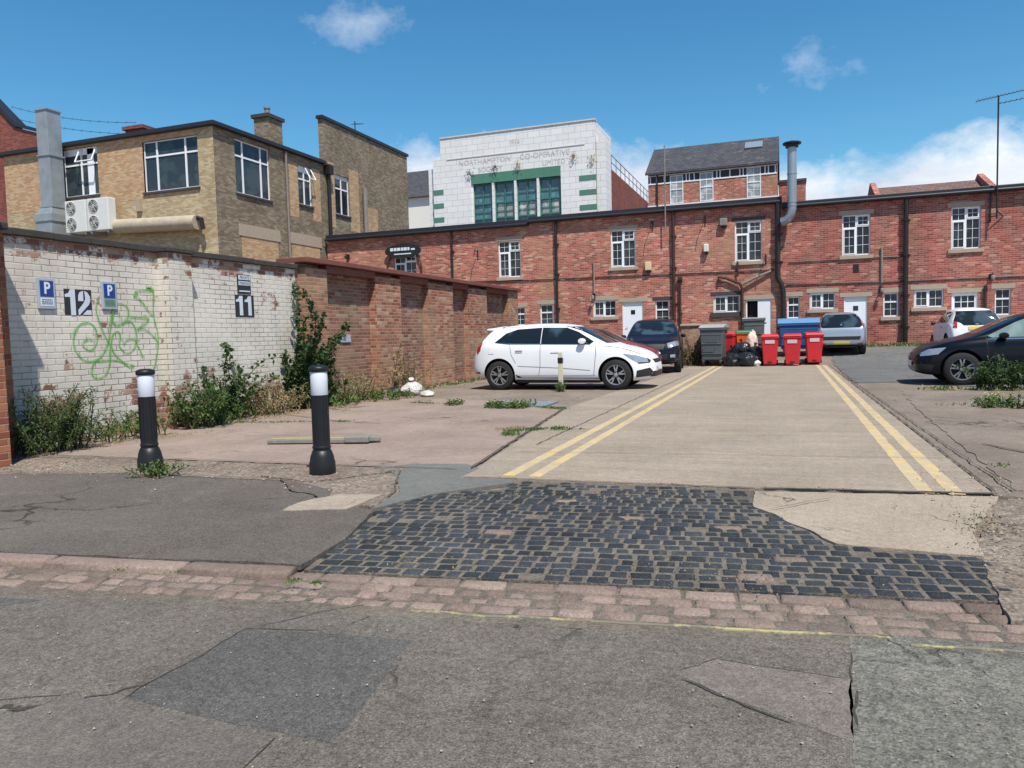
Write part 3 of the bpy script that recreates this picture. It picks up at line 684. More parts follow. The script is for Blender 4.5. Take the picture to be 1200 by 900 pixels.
GR = [[(7.61, 1.33), (7.55, 1.35), (7.49, 1.33), (7.45, 1.29), (7.47, 1.24), (7.55, 1.2), (7.63, 1.24), (7.68, 1.35), (7.67, 1.47), (7.61, 1.55), (7.52, 1.57), (7.41, 1.53), (7.33, 1.41), (7.32, 1.27), (7.37, 1.15), (7.48, 1.06), (7.64, 1.06), (7.77, 1.16), (7.86, 1.32), (7.89, 1.45), (7.93, 1.59), (7.94, 1.74)], [(7.73, 1.88), (7.69, 1.76), (7.72, 1.61), (7.77, 1.47), (7.83, 1.35), (7.88, 1.24), (7.86, 1.03), (7.8, 0.88), (7.7, 0.82), (7.6, 0.83), (7.56, 0.92), (7.62, 1.04), (7.74, 1.05), (7.94, 1.05), (8.09, 1.01), (8.27, 0.96)], [(8.27, 0.96), (8.19, 0.94), (8.06, 1.04), (7.94, 1.15), (7.9, 1.28), (7.94, 1.41), (8.02, 1.45), (8.06, 1.38), (8.03, 1.26), (8.08, 1.19), (8.18, 1.14), (8.29, 1.21), (8.32, 1.32), (8.24, 1.34), (8.15, 1.32), (8.11, 1.25)], [(7.96, 1.7), (7.94, 1.59), (8.02, 1.54), (8.13, 1.58), (8.21, 1.66), (8.21, 1.79), (8.12, 1.84), (8.02, 1.83), (7.96, 1.74)], [(8.06, 1.72), (8.07, 1.64)], [(8.1, 1.55), (8.23, 1.6), (8.31, 1.53), (8.34, 1.4), (8.34, 1.27), (8.39, 1.18), (8.43, 1.07)], [(8.24, 1.66), (8.56, 1.64), (8.53, 1.58), (8.36, 1.48), (8.47, 1.49), (8.6, 1.42), (8.71, 1.31), (8.73, 1.22)], [(8.68, 2.08), (8.57, 2.08), (8.69, 2.05), (8.67, 1.71), (8.73, 1.44), (8.72, 1.22), (8.66, 0.99), (8.59, 0.84)], [(8.68, 2.05), (8.37, 2.03), (8.4, 1.99), (8.34, 1.96), (8.47, 1.89), (8.55, 1.78), (8.65, 1.69)]]
def spray(name, c, alpha):
    k = NT(name); k.b.inputs['Alpha'].default_value = alpha
    a = k.math('MULTIPLY', k.step(k.noise(30, 5, .7), .3, .55), alpha); k.L(a, k.b.inputs['Alpha'])
    return k.out(c, .8)
M_spray = spray('green_spray_paint', (.08, .36, .05), .92); M_mist = spray('green_overspray', (.30, .62, .18), .3)
def catmull(p, n=6):
    p = [Vector(q) for q in p]; out = []
    if len(p) < 3: return p
    for i in range(len(p)-1):
        a, b, c, d = p[max(i-1, 0)], p[i], p[i+1], p[min(i+2, len(p)-1)]
        for k in range(n):
            t = k/n; out.append(.5*((2*b)+(c-a)*t+(2*a-5*b+4*c-d)*t*t+(3*b-a-3*c+d)*t*t*t))
    return out+[p[-1]]
for (w, dd, mt, nm) in ((.055, .0035, M_mist, 'graffiti_mist'), (.0125, .0075, M_spray, 'graffiti')):
    m = MB(); dep = dd
    for s in GR:
        dep += .00025; P = catmull(s); vs = []
        for i, p in enumerate(P):
            t = (P[min(i+1, len(P)-1)]-P[max(i-1, 0)])
            t = t.normalized() if t.length > 0 else Vector((1, 0)); nn = Vector((-t.y, t.x))
            ww = w*(.75+.9*abs(noise.noise((p.x*7, p.y*7, 3))))
            for sg in (-1, 1): q = p+nn*sg*ww/2; vs.append(PW(q.x, q.y, -dep))
        m.add(vs, [(2*i, 2*i+1, 2*i+3, 2*i+2) for i in range(len(P)-1)])
    m.build(nm, mt, wp, world=True, fix=False)

# parking signs on the wall
M_blue = plain('sign_blue', (.012, .045, .22), .4, var=.08); M_signg = plain('sign_grey', (.36, .40, .47), .5, var=.1)
M_signw = plain('sign_white', (.62, .68, .75), .5, var=.05); M_ink = plain('sign_ink', (.12, .15, .2), .6)
def psign(y0, y1, z0, z1, label, lower):
    o = empty('parking_sign', label, 'sign', (-8.79, (y0+y1)/2, z0), group='blue parking signs on the white wall')
    m = MB(); m.abox(PW, y0, y1, z0, z1, -.03, 0); m.build('sign_plate', M_signg, o, world=True, bevel=.006)
    w, h = y1-y0, z1-z0
    m = MB(); m.abox(PW, y0+.12*w, y1-.12*w, z0+.40*h, z1-.09*h, -.034, -.029); m.build('blue_panel', M_blue, o, world=True)
    P = lambda a, b, d: PW((y0+y1)/2+a, z0+.655*h+b, -.034+d)
    text_mesh('P', h*.52, P, 'letter', M_signw, o, bold=h*.016, sx=.85)
    m = MB(); m.abox(PW, y0+.12*w, y1-.12*w, z0+.09*h, z0+.36*h, -.033, -.029); m.build('lower_panel', lower, o, world=True)
    m = MB(); 
    for (a, b, zc) in ((.2, .8, .30), (.18, .82, .23), (.18, .82, .17)):
        x = a
        while x < b:
            e = min(b, x+random.uniform(.06, .13)); m.abox(PW, y0+w*x, y0+w*(e-.02), z0+h*(zc-.018), z0+h*(zc+.018), -.0355, -.032); x = e+.01
    m.build('small_print', M_ink, o, world=True)
psign(6.84, 7.08, 1.74, 2.13, 'blue P parking sign left of the painted number 12', M_signw)
psign(7.78, 8.02, 1.76, 2.14, 'blue P parking sign right of the number 12, its foot sprayed green', plain('sprayed_panel', (.12, .30, .14), .6))
o = empty('private_parking_sign', 'small black and white notice above the painted number 11', 'sign', (-8.79, 10.65, 2.09))
m = MB(); m.abox(PW, 10.52, 10.85, 2.09, 2.42, -.02, 0); m.build('sign_plate', M_navy, o, world=True, bevel=.003)
m = MB(); m.abox(PW, 10.54, 10.83, 2.33, 2.405, -.024, -.019); m.abox(PW, 10.54, 10.83, 2.235, 2.305, -.024, -.019); m.abox(PW, 10.55, 10.82, 2.125, 2.145, -.024, -.019)
m.build('white_band', M_signw, o, world=True)
text_mesh('PRIVATE', .07, lambda a, b, d: PW(10.685+a, 2.367+b, -.025+d), 'letters', M_ink, o, bold=.001, sx=.9)
text_mesh('PARKING', .07, lambda a, b, d: PW(10.685+a, 2.27+b, -.025+d), 'letters', M_ink, o, bold=.001, sx=.9)
o = empty('wall_plate', 'small grey plate screwed to the red brick boundary wall', 'plate', (-8.79, 13.78, 1.2))
m = MB(); m.abox(PW, 13.58, 14.0, 1.2, 1.36, -.02, 0); m.build('plate', M_signg, o, world=True, bevel=.004)
m = MB(); m.abox(PW, 13.62, 13.66, 1.27, 1.31, -.024, -.019); m.abox(PW, 13.70, 13.80, 1.24, 1.31, -.024, -.019); m.build('marks', M_ink, o, world=True)

# ------------------------------------------------------------------ red brick range
LS = (.17, M_stone, .12); SS = (.14, M_stone, .1); DL = (.15, M_stone_d, .12); DS = (.2, M_stone_d, .12)
def unit(label, x0, x1, ztop, zbot, mat, wins, doors, lx=0):
    o = empty('brick_building', label, 'building', ((x0+x1)/2, 32, .5))
    P = PY(32); m = MB(); holes = [w[:4] for w in wins]+[d[:4] for d in doors]
    face_wall(m, P, x0, x1, .3, zbot+.05, holes)
    m.build('wall', mat, o, world=True)
    m = MB(); m.box(x0+.001, x1-.001, 32.33, 38, .3, zbot); m.add([(x0, 32, .3), (x0, 38, .3), (x0, 38, zbot), (x0, 32, zbot)], [(0, 1, 2, 3)]); m.add([(x1, 32, .3), (x1, 38, .3), (x1, 38, zbot), (x1, 32, zbot)], [(0, 3, 2, 1)])
    m.build('rear_wall', mat, o, world=True, fix=False)
    m = MB(); m.box(x0, x1, 31.86, 38.2, zbot+.052, ztop); m.build('roof', M_facia, o, world=True, bevel=.02)
    m = MB(); m.tube([(x0+.02, 31.8, zbot+.10), (x1-.02, 31.8, zbot+.10)], .065, 10); m.build('gutter', M_facia, o, world=True, smooth=True)
    for w in wins: window(o, P, *w[:4], *w[4:])
    for d in doors:
        a0, a1, z0, z1, kind = d
        m = MB(); f = .05
        m.abox(P, a0, a0+f, z0, z1, .05, .13); m.abox(P, a1-f, a1, z0, z1, .05, .13); m.abox(P, a0+f, a1-f, z1-f, z1, .05, .13)
        fr = m.build('door_frame', M_white, o, world=True)
        l = MB(); l.abox(P, a0-.15, a1+.15, z1+.002, z1+.17, -.012, .1); l.build('lintel', M_stone, fr, world=True, bevel=.004)
        if kind == 'closed':
            m = MB(); m.abox(P, a0+f+.005, a1-f-.005, z0, z1-f-.005, .07, .12); dr = m.build('door', M_whitedoor, o, world=True)
            c = (a0+a1)/2; m = MB(); m.abox(P, c-.09, c+.09, z1-.52, z1-.34, .06, .075); m.build('door_window', M_glass, dr, world=True)
            m = MB(); m.tube([P(a0+.13, z0+1.0, .03), P(a0+.24, z0+1.0, .03)], .012); m.build('handle', M_steel2, dr, world=True)
        elif kind == 'open':
            m = MB(); m.abox(P, a0+.01, a1-.01, z0, z1-.01, .26, .3); m.build('hallway_shade_panel', M_dark, o, world=True)  # near-black panel stands in for the shade inside the open doorway
            m = MB(); m.abox(P, a0+.46, a1-f-.002, z0, z1-f-.005, -.0+.03, .075); dr = m.build('door', M_whitedoor, o, world=True)
            m = MB(); m.tube([P(a0+.52, z0+1.0, -.0), P(a0+.6, z0+1.0, -.0)], .012); m.build('handle', M_steel2, dr, world=True)
        else:
            m = MB(); zz0 = z0+.85; t = .06
            for (p, q) in ((a0+f, a0+f+t), (a1-f-t, a1-f)): m.abox(P, p, q, z0, z1-f, .07, .12)
            m.abox(P, a0+f+t, a1-f-t, z0, zz0, .07, .12); m.abox(P, a0+f+t, a1-f-t, z1-f-t, z1-f, .07, .12)
            for i in range(1, 3): x = a0+f+t+(a1-a0-2*f-2*t)*i/3; m.abox(P, x-.012, x+.012, zz0, z1-f-t, .075, .115)
            for i in range(1, 4): z = zz0+(z1-f-t-zz0)*i/4; m.abox(P, a0+f+t, a1-f-t, z-.012, z+.012, .077, .112)
            dr = m.build('door', M_whitedoor, o, world=True)
            m = MB(); m.abox(P, a0+f+.03, a1-f-.03, zz0, z1-f-.03, .095, .1); m.build('door_window', M_glass, dr, world=True)
            m = MB(); m.tube([P(a0+.13, z0+1.0, .03), P(a0+.24, z0+1.0, .03)], .012); m.build('handle', M_steel2, dr, world=True)
    return o
U1 = unit('left part of the red brick range, rising behind the boundary wall, with a hanging sign', -21.2, -10.72, 6.38, 6.05, M_red,
     [(-17.53, -16.35, 3.70, 5.32, 'casement', None, SS), (-12.21, -11.15, 3.88, 5.51, 'casement', LS, SS), (-11.52, -11.0, 1.7, 2.52, 'narrow', LS, SS)], [])
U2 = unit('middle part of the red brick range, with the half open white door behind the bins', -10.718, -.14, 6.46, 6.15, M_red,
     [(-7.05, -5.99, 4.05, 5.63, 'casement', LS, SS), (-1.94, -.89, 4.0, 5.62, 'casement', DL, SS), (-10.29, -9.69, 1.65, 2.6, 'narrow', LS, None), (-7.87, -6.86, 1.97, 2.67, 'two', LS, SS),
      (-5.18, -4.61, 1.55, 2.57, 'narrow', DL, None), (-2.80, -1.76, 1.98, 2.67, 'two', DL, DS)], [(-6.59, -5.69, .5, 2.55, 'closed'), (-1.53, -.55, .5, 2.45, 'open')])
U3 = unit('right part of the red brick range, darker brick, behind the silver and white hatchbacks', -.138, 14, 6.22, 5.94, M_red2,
     [(2.05, 3.04, 4.0, 5.55, 'casement', LS, SS), (5.75, 6.70, 4.01, 5.55, 'casement', LS, SS), (.05, .51, 1.65, 2.51, 'narrow', LS, None), (.88, 1.81, 1.98, 2.62, 'two', LS, SS), (3.5, 4.02, 1.6, 2.51, 'narrow', LS, SS),
      (4.54, 5.53, 1.91, 2.58, 'two', LS, SS), (7.18, 7.69, 1.54, 2.5, 'narrow', LS, SS), (9.6, 10.6, 4.0, 5.55, 'casement', LS, SS), (9.9, 10.9, 1.91, 2.58, 'two', LS, SS)],
     [(2.12, 2.96, .55, 2.4, 'closed'), (5.79, 6.65, .55, 2.4, 'glazed')])
def pipe(par, name, pts, r, mat, brackets=(), n=8):
    m = MB(); m.tube(pts, r, n)
    for z in brackets:
        x, y, _ = pts[0]; m.tube([(x, y, z-.035), (x, y, z+.035)], r*1.3, n)
        m.box(x-r*1.9, x+r*1.9, y+r*.3, 31.999, z-.015, z+.015)
    return m.build(name, mat, par, world=True, smooth=True)
pipe(U1, 'downpipe', [(-14.45, 31.9, 6.1), (-14.45, 31.9, .6)], .045, M_black, (5.2, 3.9, 2.4))
pipe(U2, 'downpipe', [(-9.45, 31.88, 6.2), (-9.45, 31.88, .6)], .06, M_black, (5.2, 3.9, 2.4, 1.2))
pipe(U2, 'downpipe', [(-4.38, 31.88, 6.2), (-4.38, 31.88, .55)], .065, M_brownp, (5.2, 3.9, 2.4, 1.2))
pipe(U2, 'downpipe', [(-4.13, 31.9, 3.45), (-4.13, 31.9, .55)], .045, M_brownp, (3.3, 2.0))
m = MB(); m.box(-4.22, -4.04, 31.8, 31.98, 3.38, 3.5); m.build('hopper', M_brownp, U2, world=True)
pipe(U2, 'downpipe', [(-.30, 31.84, 6.2), (-.30, 31.84, 3.25), (-.16, 31.84, 3.0), (-.10, 31.84, 2.7), (-.10, 31.84, .5)], .10, M_black, (5.0, 3.9))
pipe(U3, 'downpipe', [(4.24, 31.86, 6.1), (4.24, 31.86, .58)], .085, M_black, (5.2, 3.9, 2.4, 1.2))
pipe(U3, 'downpipe', [(6.86, 31.92, 2.62), (6.86, 31.92, .6)], .05, M_brownp, (2.5,))
# waste pipes forming a Y over the door
pipe(U2, 'waste_pipe', [(-2.58, 31.93, 3.2), (-2.58, 31.9, 3.42), (-2.3, 31.9, 3.36), (-1.75, 31.88, 3.12), (-1.66, 31.88, 2.9), (-1.66, 31.88, .55)], .055, M_brownp)
pipe(U2, 'waste_pipe', [(-.55, 31.93, 3.55), (-1.2, 31.87, 3.3), (-1.66, 31.86, 3.08)], .05, M_grayp)
pipe(U2, 'waste_pipe', [(-1.83, 31.9, 4.0), (-1.83, 31.9, 3.42)], .035, M_brownp)
# cables along the facade
for par, pts in ((U1, [(-21, 31.97, 3.9), (-14.5, 31.97, 3.78), (-10.73, 31.97, 3.70)]), (U2, [(-10.7, 31.97, 3.70), (-7, 31.97, 3.66), (-2.3, 31.97, 3.62), (-.45, 31.97, 3.6)]), (U3, [(0, 31.97, 2.99), (4.1, 31.97, 2.93), (9, 31.97, 2.94), (14, 31.97, 2.9)]), (U3, [(.1, 31.97, 3.86), (3, 31.97, 3.88), (4.1, 31.97, 3.86)])):
    m = MB(); m.tube(pts, .02, 6); m.build('cable', M_black, par, world=True)
pipe(U2, 'conduit', [(-7.79, 31.95, 4.35), (-7.79, 31.95, 3.0)], .04, M_grayp)
pipe(U3, 'conduit', [(3.43, 31.95, 4.24), (3.43, 31.95, 2.9)], .04, M_grayp)
for (x, z, nm) in ((-7.82, 2.85, 'white bulkhead wall lamp at the foot of a conduit beside a first floor window'), (3.43, 2.65, 'black wall lamp under a grey conduit right of the white door behind the silver hatchback'), (-20.02, 5.3, 'black lantern on an upright at the left end of the brick range'), (7.05, 2.95, 'small black wall lamp beside the glazed door on the right')):
    o = empty('wall_lamp', nm, 'lamp', (x, 31.95, z), group='lamps on the brick facade')
    m = MB(); m.box(x-.07, x+.07, 31.93, 31.998, z-.12, z+.1); m.tube([(x, 31.93, z+.06), (x, 31.78, z+.12), (x, 31.76, z+.02)], .02, 6); m.build('bracket', M_black, o, world=True)
    m = MB(); m.lathe([(0, z-.13), (.06, z-.12), (.075, z-.02), (.05, z+.04), (0, z+.05)], (x, 31.76, 0), 12); m.build('lamp_shade', M_black if x < -10 else M_grayp, o, world=True, smooth=True)
m = MB(); m.tube([(-20.05, 31.93, 5.1), (-20.05, 31.93, 3.9)], .03, 6); m.build('lamp_cable_pipe', M_black, U1, world=True)
for (x, z, w, h, d, mt, nm) in ((-5.44, 4.02, .26, .36, .18, plain('cream_box', (.62, .5, .3), .5), 'cream alarm box low beside a first floor window'), (-2.37, 5.62, .3, .3, .2, M_grayp, 'grey floodlight housing under the eaves left of the dark lintel window'), (-3.06, 4.62, .2, .32, .2, M_acw, 'white alarm siren box on the upper wall between downpipe and window')):
    o = empty('alarm_box', nm, 'box', (x, 31.9, z-h/2), group='boxes on the upper facade')
    m = MB(); m.box(x-w/2, x+w/2, 32-d, 31.999, z-h/2, z+h/2); m.build('housing', mt, o, world=True, bevel=.03)
    m = MB(); m.box(x-w*.3, x+w*.3, 32-d*.8, 31.99, z-h/2-.09, z-h/2-.001); m.build('lower_lens', M_black, o, world=True, bevel=.02)
m = MB(); m.box(2.44, 2.64, 31.985, 31.999, 3.35, 3.66); m.build('wall_vent', M_black, U3, world=True)
for par, x, z in ((U2, -6.0+.75, 5.8), (U2, -3.1, 5.85), (U1, -13.2, 5.1), (U2, -.75, 4.15)):
    m = MB(); m.tube([(x, 31.99, z), (x, 31.6, z+.05), (x-.02, 31.55, z-.25)], .018, 6); m.tube([(x, 31.98, z-.3), (x, 31.98, z+.1)], .025, 6); m.build('iron_bracket', M_black, par, world=True)
# hanging shop sign, hoop of iron round it
o = empty('shop_sign', 'curved black shop sign with pale lettering over the window left of the range', 'sign', (-17, 31.9, 5.3))
m = MB(); pts = [(-16.95+.95*cos(2*pi*i/28), 5.36+.33*sin(2*pi*i/28)) for i in range(28)]
m.prism(pts, 31.80, 31.86, lambda a, b, h: (a, h, b)); m.build('sign_board', M_black, o, world=True)
m = MB(); x = -17.6
for w in (.2, .16, .22, .14, .2, .12): m.box(x, x+w*.8, 31.785, 31.8, 5.38, 5.52); x += w
m.box(-16.5, -16.3, 31.785, 31.8, 5.38, 5.46); m.box(-17.4, -16.5, 31.785, 31.8, 5.2, 5.25); m.build('letters', M_signw, o, world=True)
m = MB(); m.tube([(-16.95+.92*cos(a), 31.9, 4.5+.92*sin(a)) for a in [pi*(-.15+1.3*i/16) for i in range(17)]], .035, 6); m.build('hoop', M_brownp, o, world=True)
# flue with cowl and elbow
o = empty('steel_flue', 'tall stainless steel flue with a flat cowl rising above the brick range', 'flue', (.2, 31.6, 5.2))
m = MB(); m.tube([(-.14, 31.66, 5.42), (-.02, 31.62, 5.45), (.10, 31.56, 5.53), (.19, 31.52, 5.68), (.23, 31.5, 5.88), (.23, 31.5, 8.25)], .17, 20); m.build('duct', M_steel, o, world=True, smooth=True)
m = MB()
for z in (5.98, 6.12, 7.2): m.tube([(.23, 31.5, z), (.23, 31.5, z+.05)], .185, 20)
m.build('band', M_steel, o, world=True, smooth=True)
m = MB(); m.tube([(.23, 31.5, 8.22), (.23, 31.5, 8.34)], .24, 20); m.tube([(.23, 31.5, 8.34), (.23, 31.5, 8.40), (.23, 31.5, 8.47)], [.34, .34, .08], 20); m.build('cowl', M_black, o, world=True, smooth=False)
# aerials
def aerial(name, label, x, y, z0, z1, arms, bracket=True):
    o = empty(name, label, 'aerial', (x, y, z0)); m = MB(); m.tube([(x, y, z0), (x, y, z1)], .028, 8); m.build('mast', M_grayp if 'thin' in label else M_black, o, world=True)
    if bracket:
        m = MB(); m.tube([(x, y, z0+.3), (x+.25, 31.98, z0+.1)], .02, 6); m.tube([(x, y, z0+.9), (x, 31.98, z0+.9)], .02, 6); m.tube([(x-.15, 31.95, z0-.1), (x-.15, 31.95, z0+1.0)], .03, 6); m.tube([(x-.15, 31.95, z0+.1), (x, y, z0+.1)], .02, 6); m.build('bracket', M_black, o, world=True)
    for (pts, k, ln) in arms:
        m = MB(); m.tube(pts, .015, 6); a, b = Vector(pts[0]), Vector(pts[1]); t = (b-a).normalized(); s = t.cross(Vector((0, 0, 1))).normalized()
        for i in range(k): q = a.lerp(b, (i+.3)/k); m.tube([tuple(q-s*ln/2*(1-.03*i)), tuple(q+s*ln/2*(1-.03*i))], .008, 5)
        m.build('antenna', M_black, o, world=True)
aerial('tv_aerial', 'tall black television aerial mast clamped to the eaves at the right', 7.13, 31.7, 5.0, 9.33, [([(6.44, 31.7, 9.22), (8.1, 31.7, 9.45)], 14, .5), ([(7.13, 31.7, 9.05), (8.4, 31.7, 9.2)], 8, .35)])
aerial('thin_pole', 'thin pale pole standing at the eaves before the slate roof', -4.68, 31.75, 5.3, 8.9, [], False)
aerial('tv_aerial', 'small aerial on the parapet of the blank brick gable', -21.8, 36.0, 11.8, 13.0, [([(-21.8, 35.8, 12.8), (-21.8, 36.8, 13.05)], 6, .4)], False)

# ------------------------------------------------------------------ yellow brick building, left
yb = empty('yellow_brick_building', 'two storey yellow brick building with a black eaves board and white windows', 'building', (-26, 26, 0))
P = PY(24.5)
k_ = 24.5/23.9
fw1 = [(-28.71*k_, -26.75*k_, 7.72, 9.75), (-24.32*k_, -21.55*k_, 7.55, 9.6)]
m = MB(); face_wall(m, P, -33, -21.3, 0, 9.85, fw1); m.build('wall', M_yelb, yb, world=True)
m = MB(); face_wall(m, P, -33+.02, -22.2, 7.3, 9.84, fw1)
m.v = [(a, b-.004 if abs(b-24.5) < .01 else b, c) for a, b, c in m.v]; m.build('orange_panel', M_orgb, yb, world=True)
PS = PX(-21.3)
sw = [(25.72, 27.95, 7.45, 9.66), (30.0, 31.05, 7.65, 9.45)]
m = MB(); face_wall(m, PS, 24.5, 32.1, 0, 9.85, sw); m.build('wall', M_olv, yb, world=True)
m = MB(); m.box(-33, -21.65, 24.85, 32.1, 0, 9.84); m.build('core_wall', M_olv, yb, world=True)
m = MB(); m.box(-33.3, -21.1, 24.3, 32.1, 9.852, 10.02); m.build('roof', M_facia, yb, world=True, bevel=.02)
for i, w in enumerate(fw1): window(yb, P, *w, 'triple' if i else 'pair', None, (.1, M_stone_d, .05), M_white, M_glassb, open_light=(i == 0), blind=[(.0, 1, .86, 1), (.66, .84, 0, 1)] if i == 0 else None)
window(yb, PS, *sw[0], 'triple', None, (.1, M_stone_d, .05), M_white, M_glassb)
window(yb, PS, *sw[1], 'pair', None, (.1, M_stone_d, .05), M_white, M_glassb, open_light=True, blind=[(0, 1, .84, 1)])
for (a, b, z0, z1) in ((25.9, 28.3, 4.3, 5.7), (29.3, 31.5, 4.3, 5.75)):
    m = MB(); m.abox(PS, a, b, z0, z1, -.004, .02); m.build('bricked_opening', M_orgb, yb, world=True)
    m = MB(); m.abox(PS, a-.15, b+.15, z1+.002, z1+.5, -.03, .02); m.build('band_course', M_stone, yb, world=True)
m = MB(); m.abox(PS, 29.3, 29.95, 7.0, 9.5, -.004, .02); m.abox(PS, 31.08, 31.75, 7.0, 9.5, -.004, .02); m.build('orange_panel', M_orgb, yb, world=True)
m = MB(); m.box(-22.15, -21.4, 28.1, 29.1, 10.0, 11.15); m.build('chimney', M_olv, yb, world=True)
m = MB(); m.box(-22.24, -21.31, 28.01, 29.19, 11.15, 11.30); m.build('chimney_cap', M_cope, yb, world=True)
m = MB(); m.lathe([(.13, 11.30), (.12, 11.62), (.15, 11.65), (.15, 11.72), (.08, 11.72)], (-21.8, 28.6, 0), 14); m.build('chimney_pot', M_grayp, yb, world=True, smooth=True)
m = MB(); m.box(-27.9, -26.9, 26.5, 27.5, 9.9, 10.9); m.box(-28.0, -26.8, 26.4, 27.6, 10.9, 11.05); m.build('chimney', M_redshade, yb, world=True)
pipe(yb, 'downpipe', [(-21.2, 29.0, 9.8), (-21.2, 29.0, 4)], .05, M_grayp)
m = MB(); m.abox(P, -25.3, -25.1, 6.8, 7.25, -.15, 0); m.build('vent_box', M_stone, yb, world=True)
yg = empty('gable_building', 'tall blank olive brown brick gable block adjoining the yellow building', 'building', (-22, 36, 0))
m = MB(); hw = [(33.05, 34.35, 7.63, 9.6)]; face_wall(m, PS, 32.15, 40.9, 0, 12.1, hw, .05)
m.add([(-21.3, 32.15, 0), (-21.55, 32.15, 0), (-21.55, 32.15, 12.1), (-21.3, 32.15, 12.1)], [(0, 1, 2, 3)])
m.add([(-21.3, 40.9, 0), (-21.55, 40.9, 0), (-21.55, 40.9, 12.1), (-21.3, 40.9, 12.1)], [(0, 1, 2, 3)]); m.add([(-21.55, 32.15, 9.8), (-21.55, 40.9, 9.8), (-21.55, 40.9, 12.1), (-21.55, 32.15, 12.1)], [(0, 1, 2, 3)])
m.build('wall', M_olv, yg, world=True, fix=False)
m = MB(); m.box(-30, -21.56, 32.16, 40.9, 0, 9.6); m.build('rear_wall', M_olv, yg, world=True)
m = MB(); m.box(-21.6, -21.22, 32.05, 41.0, 12.1, 12.25); m.build('coping', M_facia, yg, world=True)
window(yg, PS, *hw[0], 'pair', None, (.1, M_stone_d, .05), M_white, M_glass, blind=[(0, 1, .9, 1)])
m = MB(); m.abox(PS, 32.5, 33.0, 6.9, 10.1, -.004, .02); m.abox(PS, 34.4, 35.3, 6.9, 10.1, -.004, .02); m.abox(PS, 36.0, 37.2, 6.4, 8.4, -.004, .02); m.build('orange_panel', M_orgb, yg, world=True)
pipe(yg, 'downpipe', [(-21.15, 32.3, 9.9), (-21.15, 32.3, 5)], .09, M_black); pipe(yg, 'flue_pipe', [(-21.1, 35.6, 9.3), (-21.1, 35.6, 6.5)], .12, M_grayp)
m = MB(); m.box(-21.3, -20.98, 32.12, 32.5, 9.4, 9.85); m.build('hopper', M_black, yg, world=True)

# roof-top duct, condensers, pipe
o = empty('extract_duct', 'square galvanised extract duct standing against the yellow building', 'duct', (-30.3, 23.6, 0))
m = MB()
m.box(-30.0, -29.08, 23.5, 24.35, 2.5, 6.9)
m.hexa([(-30.0, 23.5, 6.9), (-29.08, 23.5, 6.9), (-29.08, 24.35, 6.9), (-30.0, 24.35, 6.9), (-29.8, 23.65, 7.25), (-29.15, 23.65, 7.25), (-29.15, 24.3, 7.25), (-29.8, 24.3, 7.25)])
m.box(-29.8, -29.15, 23.65, 24.3, 7.25, 11.3); m.build('duct_shaft', M_duct, o, world=True, bevel=.01)
m = MB()
for z in (7.2, 9.35, 11.25): m.box(-29.84, -29.11, 23.61, 24.34, z, z+.06)
for z in (2.6, 4.8, 6.6): m.box(-30.04, -29.04, 23.46, 24.39, z, z+.06)
m.build('flange', M_duct, o, world=True)
def fan_unit(x, label):
    o = empty('condenser_unit', label, 'air conditioner', (x, 23.9, 6.0), group='white condenser units below the yellow building windows')
    m = MB(); m.box(x-.58, x+.58, 23.75, 24.15, 6.05, 7.38); m.build('casing', M_acw, o, world=True, bevel=.03)
    m = MB(); m.box(x-.5, x-.4, 23.8, 24.49, 5.95, 6.04); m.box(x+.4, x+.5, 23.8, 24.49, 5.95, 6.04); m.build('wall_bracket', M_steel, o, world=True)
    for z in (6.40, 7.06):
        m = MB(); m.lathe([(.0, 23.745), (.27, 23.745), (.27, 23.752)], (x-.22, 0, z), 20, 'y'); f = m.build('fan_grille', M_dark, o, world=True)
        m = MB()
        for r in (.07, .14, .21, .27): m.tube([(x-.22+r*cos(a), 23.735, z+r*sin(a)) for a in [2*pi*i/16 for i in range(17)]], .009, 4, False)
        for i in range(6): a = pi*i/3; m.tube([(x-.22, 23.735, z), (x-.22+.27*cos(a), 23.735, z+.27*sin(a))], .008, 4)
        m.build('fan_guard', M_acw, f, world=True)
fan_unit(-28.0, 'left white twin fan condenser unit beside the galvanised duct')
fan_unit(-26.75, 'right white twin fan condenser unit, nearer the long rusty pipe')
o = empty('rusty_pipe', 'fat horizontal rusty duct along the front of the yellow building', 'pipe', (-24, 23.8, 6))
m = MB(); m.tube([(-26.3, 24.18, 6.22), (-22.0, 24.18, 6.08)], .29, 18); m.build('pipe_run', M_rust, o, world=True, smooth=True)
m = MB(); m.tube([(-22.0, 24.18, 6.25), (-21.8, 24.18, 6.2), (-21.75, 24.2, 5.8)], .09, 8); m.build('end_fitting', M_black, o, world=True)

# red gable, far left
rg = empty('red_gable_house', 'dark red brick gable end at the far left edge above the wall', 'building', (-37, 26, 0))
m = MB(); m.prism([(-46, 0), (-32.4, 0), (-32.4, 11.15), (-34.1, 11.65), (-36.4, 13.75), (-39, 13.75), (-46, 13.75)], 26, 26.4, lambda a, b, h: (a, h, b)); m.build('gable_wall', M_redshade, rg, world=True)
m = MB(); m.prism([(-46, 13.76), (-36.35, 13.76), (-34.05, 11.68), (-32.35, 11.18), (-32.35, 11.32), (-33.98, 11.84), (-36.3, 13.95), (-46, 13.95)], 25.92, 26.45, lambda a, b, h: (a, h, b)); m.build('parapet_cap', M_facia, rg, world=True)
m = MB(); m.box(-46, -33, 26.41, 40, 0, 10.2); m.build('rear_wall', M_redshade, rg, world=True)
o = empty('roof_wire', 'slack barbed wires strung from the red gable to the small dark chimney', 'wire', (-31, 26.5, 11))
m = MB()
